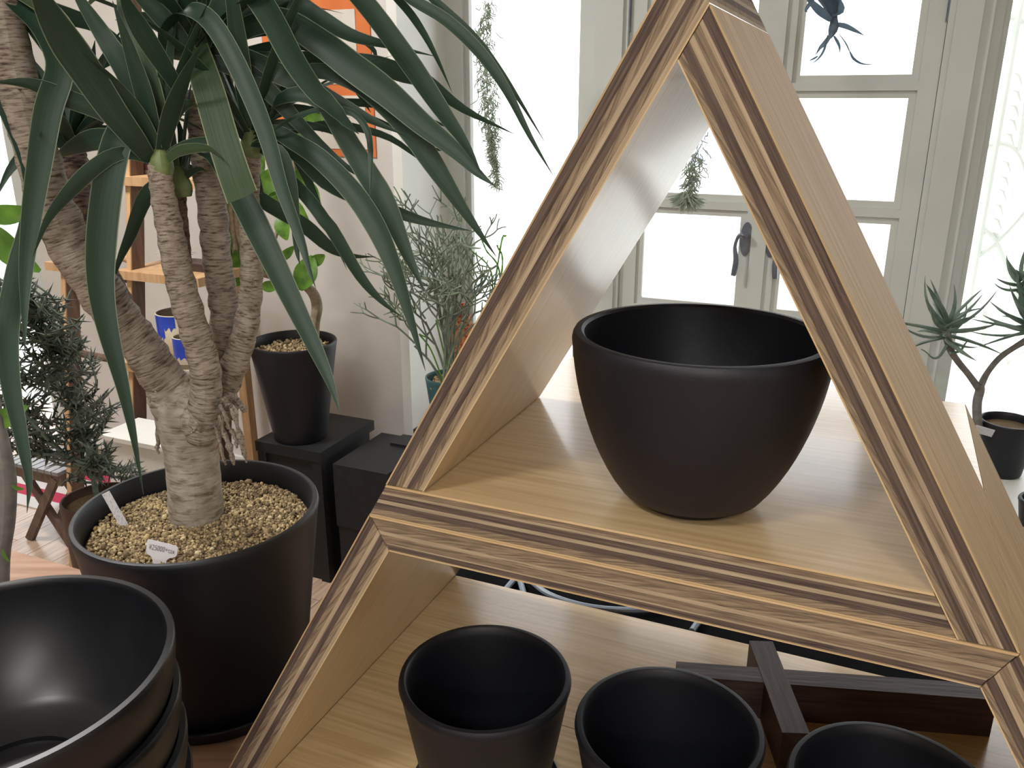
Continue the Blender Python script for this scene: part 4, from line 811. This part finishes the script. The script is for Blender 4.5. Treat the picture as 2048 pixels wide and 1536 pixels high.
for (tx, ty, dd, L_) in ((880, 400, -.02, .11), (905, 470, .0, .1), (850, 480, .02, .12), (930, 420, .03, .11), (820, 560, -.02, .1), (960, 500, .05, .1), (870, 590, -.08, .09), (915, 540, .08, .1), (790, 640, -.05, .09), (840, 400, .04, .12), (890, 520, .1, .1), (950, 560, -.04, .09)):
    tgt = at(tx, ty, GY+dd); st = base+Vector((rs.uniform(-.03, .03), rs.uniform(-.03, .03), 0)); mid = st.lerp(tgt, .5)+Zv*.02
    mb = MB(); k = st.lerp(tgt, .62)
    mb.tube(smoothpath([st, st.lerp(tgt, .3)+Vector((0, 0, .015)), k], 8), [.0042, .004, .0038, .0036, .0034, .0033, .0032, .0031, .003], 6)
    for j in range(3): twig(mb, st.lerp(tgt, .38+.12*j)+Vector((0, 0, .008)), ((tgt-st).normalized()+Vector((rs.gauss(0, .45), rs.gauss(0, .4), rs.gauss(0, .15)))).normalized(), L_*.8, .0031, 3)
    mb.build('stem', M['pencil'], pc)
for pl in ([(886, 762), (862, 700), (838, 668)], [(900, 752), (884, 690), (872, 640)], [(838, 668), (846, 672), (858, 676)]):
    mb = MB(); mb.tube(smoothpath([at(x, y, GY-.02) for x, y in pl], 8), .0024, 6); mb.build('green_shoot', M['bright'], pc)
dn = at(960, 760, GY+.2)
dg = thing('climbing_cactus', 'bright green notched cactus stems beside the window glass', 'potted plant', Vector((dn.x, dn.y, dn.z-.14)))
mb = MB(); mb.lathe(pot_prof(.06, .12, .045, .005), (dn.x, dn.y, dn.z-.14), 40); mb.build('pot', M['greenpot'], dg)
for pl in ([(965, 745), (985, 560), (942, 500), (930, 478)], [(968, 745), (1000, 560), (972, 500), (962, 476)], [(970, 745), (1004, 540), (994, 490)], [(962, 745), (990, 600), (960, 540)], [(966, 740), (1000, 500), (1012, 470)]):
    pts = smoothpath([at(x, y, GY+.2) for x, y in pl], 24); mb = MB(); mb.tube(pts, [.0045+.0016*(i % 3 == 0) for i in range(25)], 5, flat=.5); mb.build('stem', M['bright'], dg)
st0 = at(926, 700, GY+.1)
mb = MB(); mb.poly([at(898, 725, GY+.12), at(940, 705, GY+.12), at(938, 640, GY+.12), at(926, 606, GY+.12), at(908, 612, GY+.12), at(898, 650, GY+.12)], V*.02)
tag(mb.build('seed_packet', M['red'], loc=at(918, 725, GY+.12)), 'small red and yellow printed packet behind the pencil cactus', 'packet')
# ================================================================== THORNY SHRUB, LEFT
TY = 1.62
tb0 = at(196, 985, TY)
th = thing('thorny_shrub', 'dense dark thorny shrub in a brown planter left of the yucca', 'potted plant', Vector((tb0.x, tb0.y, 0)))
mb = MB(); mb.lathe(pot_prof(.075, tb0.z-.01, .06, .006), (tb0.x, tb0.y, 0), 48); mb.build('planter', M['brownpot'], th)
mb = MB(); mb.lathe([(0, 0), (.07, 0)], (tb0.x, tb0.y, tb0.z-.03), 30); mb.build('soil', M['soil'], th)
rs = random.Random(5)
spine = smoothpath([at(196, 1010, TY), at(176, 900, TY), at(140, 800, TY+.01), at(96, 700, TY), at(70, 610, TY)], 20); mb = MB(); mb.tube(spine, [.006-.003*i/20 for i in range(21)], 8); mb.build('main_stem', M['thorn'], th)
sp2 = smoothpath([at(190, 960, TY), at(120, 900, TY-.05), at(60, 840, TY-.05), at(10, 760, TY-.03), at(-20, 690, TY)], 20); mb = MB(); mb.tube(sp2, [.005-.003*i/20 for i in range(21)], 8); mb.build('main_stem', M['thorn'], th)
tips = []
while len(tips) < 185:
    x, y = rs.uniform(-25, 292), rs.uniform(530, 962)
    if x > 150+(y-560)*.36 or (x > 255 and y < 850) or y < 545+max(0, x-40)*.35 or (y > 905 and x < 120) or (x < 130 and y > 880): continue
    tips.append((x, y))
for x, y in tips:
    tip = at(x, y, TY+rs.uniform(-.13, .13)); src = min(rs.sample(spine[2:], 5)+rs.sample(sp2[2:], 4), key=lambda q: (q-tip).length+ (0 if q.z < tip.z else .06))
    mid = src.lerp(tip, .55)+Vector((rs.gauss(0, .015), rs.gauss(0, .015), -.012)); pts = smoothpath([src, mid, tip], 12); mb = MB(); mb.tube(pts, [.003-.0012*i/12 for i in range(13)], 5)
    ln = (tip-src).length; nn = max(3, int(ln/.017))
    for j in range(nn):
        f_ = .25+.75*j/nn; p_ = lerpl(pts, f_); d_ = (lerpl(pts, min(1, f_+.05))-p_)
        d_ = d_.normalized() if d_.length > 1e-6 else Vector((0, 0, 1)); e = d_.cross(Vector((rs.gauss(0, 1), rs.gauss(0, 1), rs.gauss(0, 1)))).normalized()
        for sg in (-1, 1):
            a_ = (e*sg+d_*.35).normalized(); L_ = rs.uniform(.017, .028); mb.tube([p_-a_*.001, p_+a_*L_*.45, p_+a_*L_], [.0078, .0046, .0002], 4, cap=False, flat=.32)
    mb.tube([tip, tip+(tip-mid).normalized()*.014], [.0026, .0002], 4, cap=False)
    mb.build('branch', M['thorn'], th)
# ================================================================== PLANT AT THE LEFT EDGE
EY = .86
e0 = at(6, 1125, EY)
ep = thing('caudex_plant', 'grey thick stemmed plant with green leaves at the left edge', 'potted plant', Vector((e0.x-.01, EY, ZT)))
epc = Vector((e0.x-.012, EY, ZT))
mb = MB(); mb.lathe(pot_prof(.05, .05, .04, .005), epc, 40); mb.build('pot', M['pot'], ep)
pts = smoothpath([at(0, 1290, EY), at(2, 1200, EY), at(4, 1110, EY), at(12, 1040, EY), at(14, 960, EY), at(4, 890, EY), at(-14, 800, EY), at(-30, 690, EY), at(-30, 560, EY)], 26); s_ = mpp(e0)
mb = MB(); mb.tube(pts, [lerpl([15, 15, 15, 17, 17, 14, 12, 10, 8], i/26)*s_ for i in range(27)], 14); mb.build('stem', M['gstem'], ep)
for (x, y, l_, w_, an, tl, dy) in ((14, 428, 110, 42, 5, .5, .0), (22, 500, 130, 60, -42, .3, .0), (10, 835, 90, 40, 25, .4, .0), (34, 976, 26, 10, -15, .3, -.02), (10, 1112, 30, 10, -60, .3, -.02), (-14, 640, 90, 50, 60, .3, .0)):
    oleaf(x, y, l_, w_, an, EY+dy, ep, tilt=tl)
# ================================================================== FOLDING STOOL AND RUG
f0 = onz(60, 1078, 0); sa = (f0-RO).dot(U); sb = (f0-RO).dot(V)
so = thing('folding_stool', 'small folding stool with grey slats and crossed brown legs', 'stool', rm(sa+.09, sb+.12, 0))
SHH = .285; SW = .21; SD = .14
for bb in (sb, sb+SD-.03):
    for (x0, x1, o_) in ((sa, sa+SW-.03, 0), (sa+SW-.03, sa, .018)):
        A = rm(x0, bb+o_, 0); B = rm(x1, bb+o_, SHH-.03); mb = MB(); d_ = (B-A).normalized(); n_ = d_.cross(V).normalized(); mb.box((A+B)/2+n_*.0+Zv*.0, d_*((B-A).length/2), V*.008, n_*.014); mb.build('leg', M['stoolwood'], so)
    mb = MB(); rbox(mb, sa-.03, sa+SW, bb-.004, bb+.022, SHH-.05, SHH-.012); mb.build('apron', M['stoolwood'], so)
for i in range(8):
    x0 = sa-.035+i*(SW+.04)/8; mb = MB(); rbox(mb, x0, x0+(SW+.04)/8-.005, sb-.012, sb+SD+.012, SHH-.012, SHH); mb.build('slat', M['slat'], so)
ra, rb_ = sa-.55, sb+.165
rg = thing('rug', 'white rug with red stripes on the floor behind the stool', 'rug', rm(ra+.42, rb_+.2, 0))
for i in range(7):
    mb = MB(); rbox(mb, ra, ra+.85, rb_+i*.062, rb_+(i+1)*.062, .0005, .004); mb.build('stripe', M['rugr' if i % 3 == 1 else 'rugw'], rg)
# ================================================================== SUCCULENT AND POT ON THE WINDOW BENCH
SY = 1.93
sb0 = onz(1998, 944, .4905); SY = sb0.y
su = thing('branching_aloe', 'branching aloe with narrow leaf rosettes in a dark pot at the right window', 'potted plant', sb0)
ss = mpp(sb0); SR = 52*ss
rimz = at(1998, 840, SY).z-.4905
mb = MB(); mb.lathe(pot_prof(SR, rimz, SR*.74, .006), sb0, 56); mb.build('pot', M['pot'], su)
mb = MB(); mb.lathe([(0, 0), (SR-.006, 0)], sb0+Zv*(rimz-.02), 30); mb.build('soil', M['soil'], su)
def sst(pl, name='stem'):
    pts = smoothpath([at(x, y, SY+d) for x, y, d, w_ in pl], 16); mb = MB(); mb.tube(pts, [lerpl([q[3] for q in pl], i/16)*ss/2 for i in range(17)], 10); mb.build(name, M['gstem'], su)
sst([(1956, 870, 0, 17), (1954, 810, 0, 17), (1960, 780, 0, 17), (1958, 768, 0, 16)]); sst([(1956, 775, 0, 14), (1938, 750, -.01, 12), (1910, 715, -.015, 12), (1898, 690, -.02, 14), (1893, 660, -.02, 16)]); sst([(1960, 775, 0, 14), (1975, 745, .01, 11), (2000, 715, .01, 11), (2030, 694, .02, 11), (2054, 680, .02, 14)])
rs = random.Random(3)
def rosette(cx, cy, d, n, L_):
    c0 = at(cx, cy, SY+d)
    for i in range(n):
        az = i*2.39996; el = -0.45+1.5*(i/n)**.9; o_ = Vector((math.cos(az), math.sin(az), 0)); p_ = c0+Zv*(-.028+.045*i/n); dd = (o_*math.cos(el)+Zv*math.sin(el)).normalized(); pts = [p_]; l2 = L_*rs.uniform(.7, 1.15); bnd = rs.uniform(-.06, .2); tw_ = Vector((rs.gauss(0, 1), rs.gauss(0, 1), 0))
        for k in range(7): p_ = p_+dd*l2/7; pts.append(p_.copy()); dd = (dd+Zv*bnd+tw_*.06).normalized()
        mb = MB(); mb.tube(pts, [.0056, .0066, .0064, .0058, .0049, .0038, .0024, .0004], 6, flat=.6); mb.build('leaf', M['succ'], su)
rosette(1893, 655, -.02, 24, .135); rosette(2058, 645, .02, 32, .135); rosette(2040, 560, .05, 12, .08)
for pl in ([(1894, 690), (1880, 712), (1866, 716), (1852, 704), (1842, 698)], [(1900, 706), (1920, 702), (1930, 688), (1938, 678)]):
    mb = MB(); mb.tube(smoothpath([at(x, y, SY-.03) for x, y in pl], 10), [.004-.0003*i for i in range(11)], 6); mb.build('leaf', M['succ'], su)
tq = at(1968, 862, SY-SR-.004)
mb = MB(); mb.box(tq, Vector((.024, 0, -.007)), Vector((0, .0006, 0)), Vector((.003, 0, .009))); tag(mb.build('pot_label', M['label'], loc=tq), 'small pale label on the dark aloe pot', 'label')
q0 = onz(2076, 1052, .4905)
mb = MB(); s_ = mpp(q0); mb.lathe(pot_prof(44*s_, at(2076, 1000, q0.y).z-.4905, 34*s_, .009), q0, 48); tag(mb.build('small_pot', M['pot'], loc=q0), 'small empty dark pot cut by the right edge below the aloe', 'pot')
# ================================================================== HANGING PLANTS
def hanging(name, label, pl, Y, n, spread, L_, r_, m, cat, fray=0):
    top = at(*pl[0], Y); t_ = thing(name, label, cat, at(*pl[-1], Y)); rs = random.Random(n)
    mb = MB(); mb.tube([top, Vector((top.x, top.y, 2.7))], .0012, 5); mb.build('thread', M['moss'], t_)
    core = smoothpath([at(x, y, Y) for x, y in pl], 40)
    mb = MB()
    for i in range(n):
        f_ = rs.random()**.8; p_ = lerpl(core, f_)+Vector((rs.gauss(0, 1), rs.gauss(0, 1), 0))*spread*(.35+.9*math.sin(math.pi*min(1, f_+.12)))*.5; d_ = Vector((rs.gauss(0, .5), rs.gauss(0, .5), -1)).normalized(); pts = [p_]
        for k in range(5): p_ = p_+d_*L_/5; pts.append(p_.copy()); d_ = (d_+Vector((rs.gauss(0, .7), rs.gauss(0, .7), rs.gauss(-.1, .35)))).normalized()
        mb.tube(pts, [r_]*5+[r_*.3], 4, cap=False)
    for i in range(fray):
        p_ = core[-1]+Vector((rs.gauss(0, .006), rs.gauss(0, .006), rs.uniform(0, .015))); an = rs.uniform(-2.6, -.5); d_ = Vector((math.cos(an), rs.gauss(0, .4), math.sin(an)*.8)).normalized(); pts = [p_]
        for k in range(5): p_ = p_+d_*.05/5; pts.append(p_.copy()); d_ = (d_+Vector((0, 0, .12))).normalized()
        mb.tube(pts, [r_*2, r_*2, r_*1.8, r_*1.4, r_, r_*.3], 4, cap=False)
    mb.build('strands', M[m], t_)['kind'] = 'stuff'
hanging('hanging_moss', 'long grey green strand of hanging moss before the bright side window', [(976, 0), (968, 60), (970, 120), (976, 190), (982, 250), (986, 300), (996, 370)], 2.55, 620, .024, .035, .0013, 'moss', 'moss')
hanging('hanging_moss', 'pale tufted hanging moss seen through the triangular shelf', [(1395, 200), (1390, 300), (1384, 350), (1376, 395)], 2.35, 240, .022, .035, .0014, 'moss', 'moss', fray=110)
sg = thing('staghorn_fern', 'blue green staghorn fern hanging in front of the upper right pane', 'fern', at(1662, 60, 2.1)); SGY = 2.1
tp = at(1650, -60, SGY); mb = MB(); mb.tube([tp, Vector((tp.x, tp.y, 2.7))], .0015, 5); mb.build('thread', M['moss'], sg)
mb = MB(); cpts = smoothpath([at(1652, -70, SGY), at(1656, -20, SGY), at(1664, 20, SGY), at(1668, 50, SGY), at(1660, 78, SGY)], 14); mb.tube(cpts, [.03, .04, .044, .04, .034, .026, .02, .015, .012, .01, .011, .013, .012, .008, .002], 12, flat=.7); mb.build('shield_frond', M['bluegreen'], sg)
for pl, w_ in (([(1640, -20), (1618, 10), (1612, 22), (1620, 26)], 8), ([(1662, 40), (1640, 22), (1622, 4), (1606, -14)], 16), ([(1668, 48), (1690, 52), (1712, 62), (1730, 72)], 10), ([(1664, 66), (1650, 86), (1640, 96), (1630, 112)], 10), ([(1668, 72), (1678, 90), (1680, 108)], 6), ([(1700, 104), (1708, 118), (1726, 128), (1752, 128)], 5), ([(1636, 112), (1626, 118), (1616, 122)], 4), ([(1664, 30), (1680, 20), (1676, 0), (1674, -30)], 18), ([(1700, 104), (1690, 84), (1672, 60)], 3), ([(1656, 70), (1648, 100), (1636, 118), (1620, 130)], 5)):
    pts = [at(x, y, SGY-.01) for x, y in pl]; md = pts[1]; vw = (md-Vector((0, 0, CAMZ))).normalized(); sd = (pts[-1]-pts[0]).cross(vw).normalized(); leaf_mesh(pts, w_*mpp(md), sd, name='frond', m='bluegreen', parent=sg, n=10, base=.6)
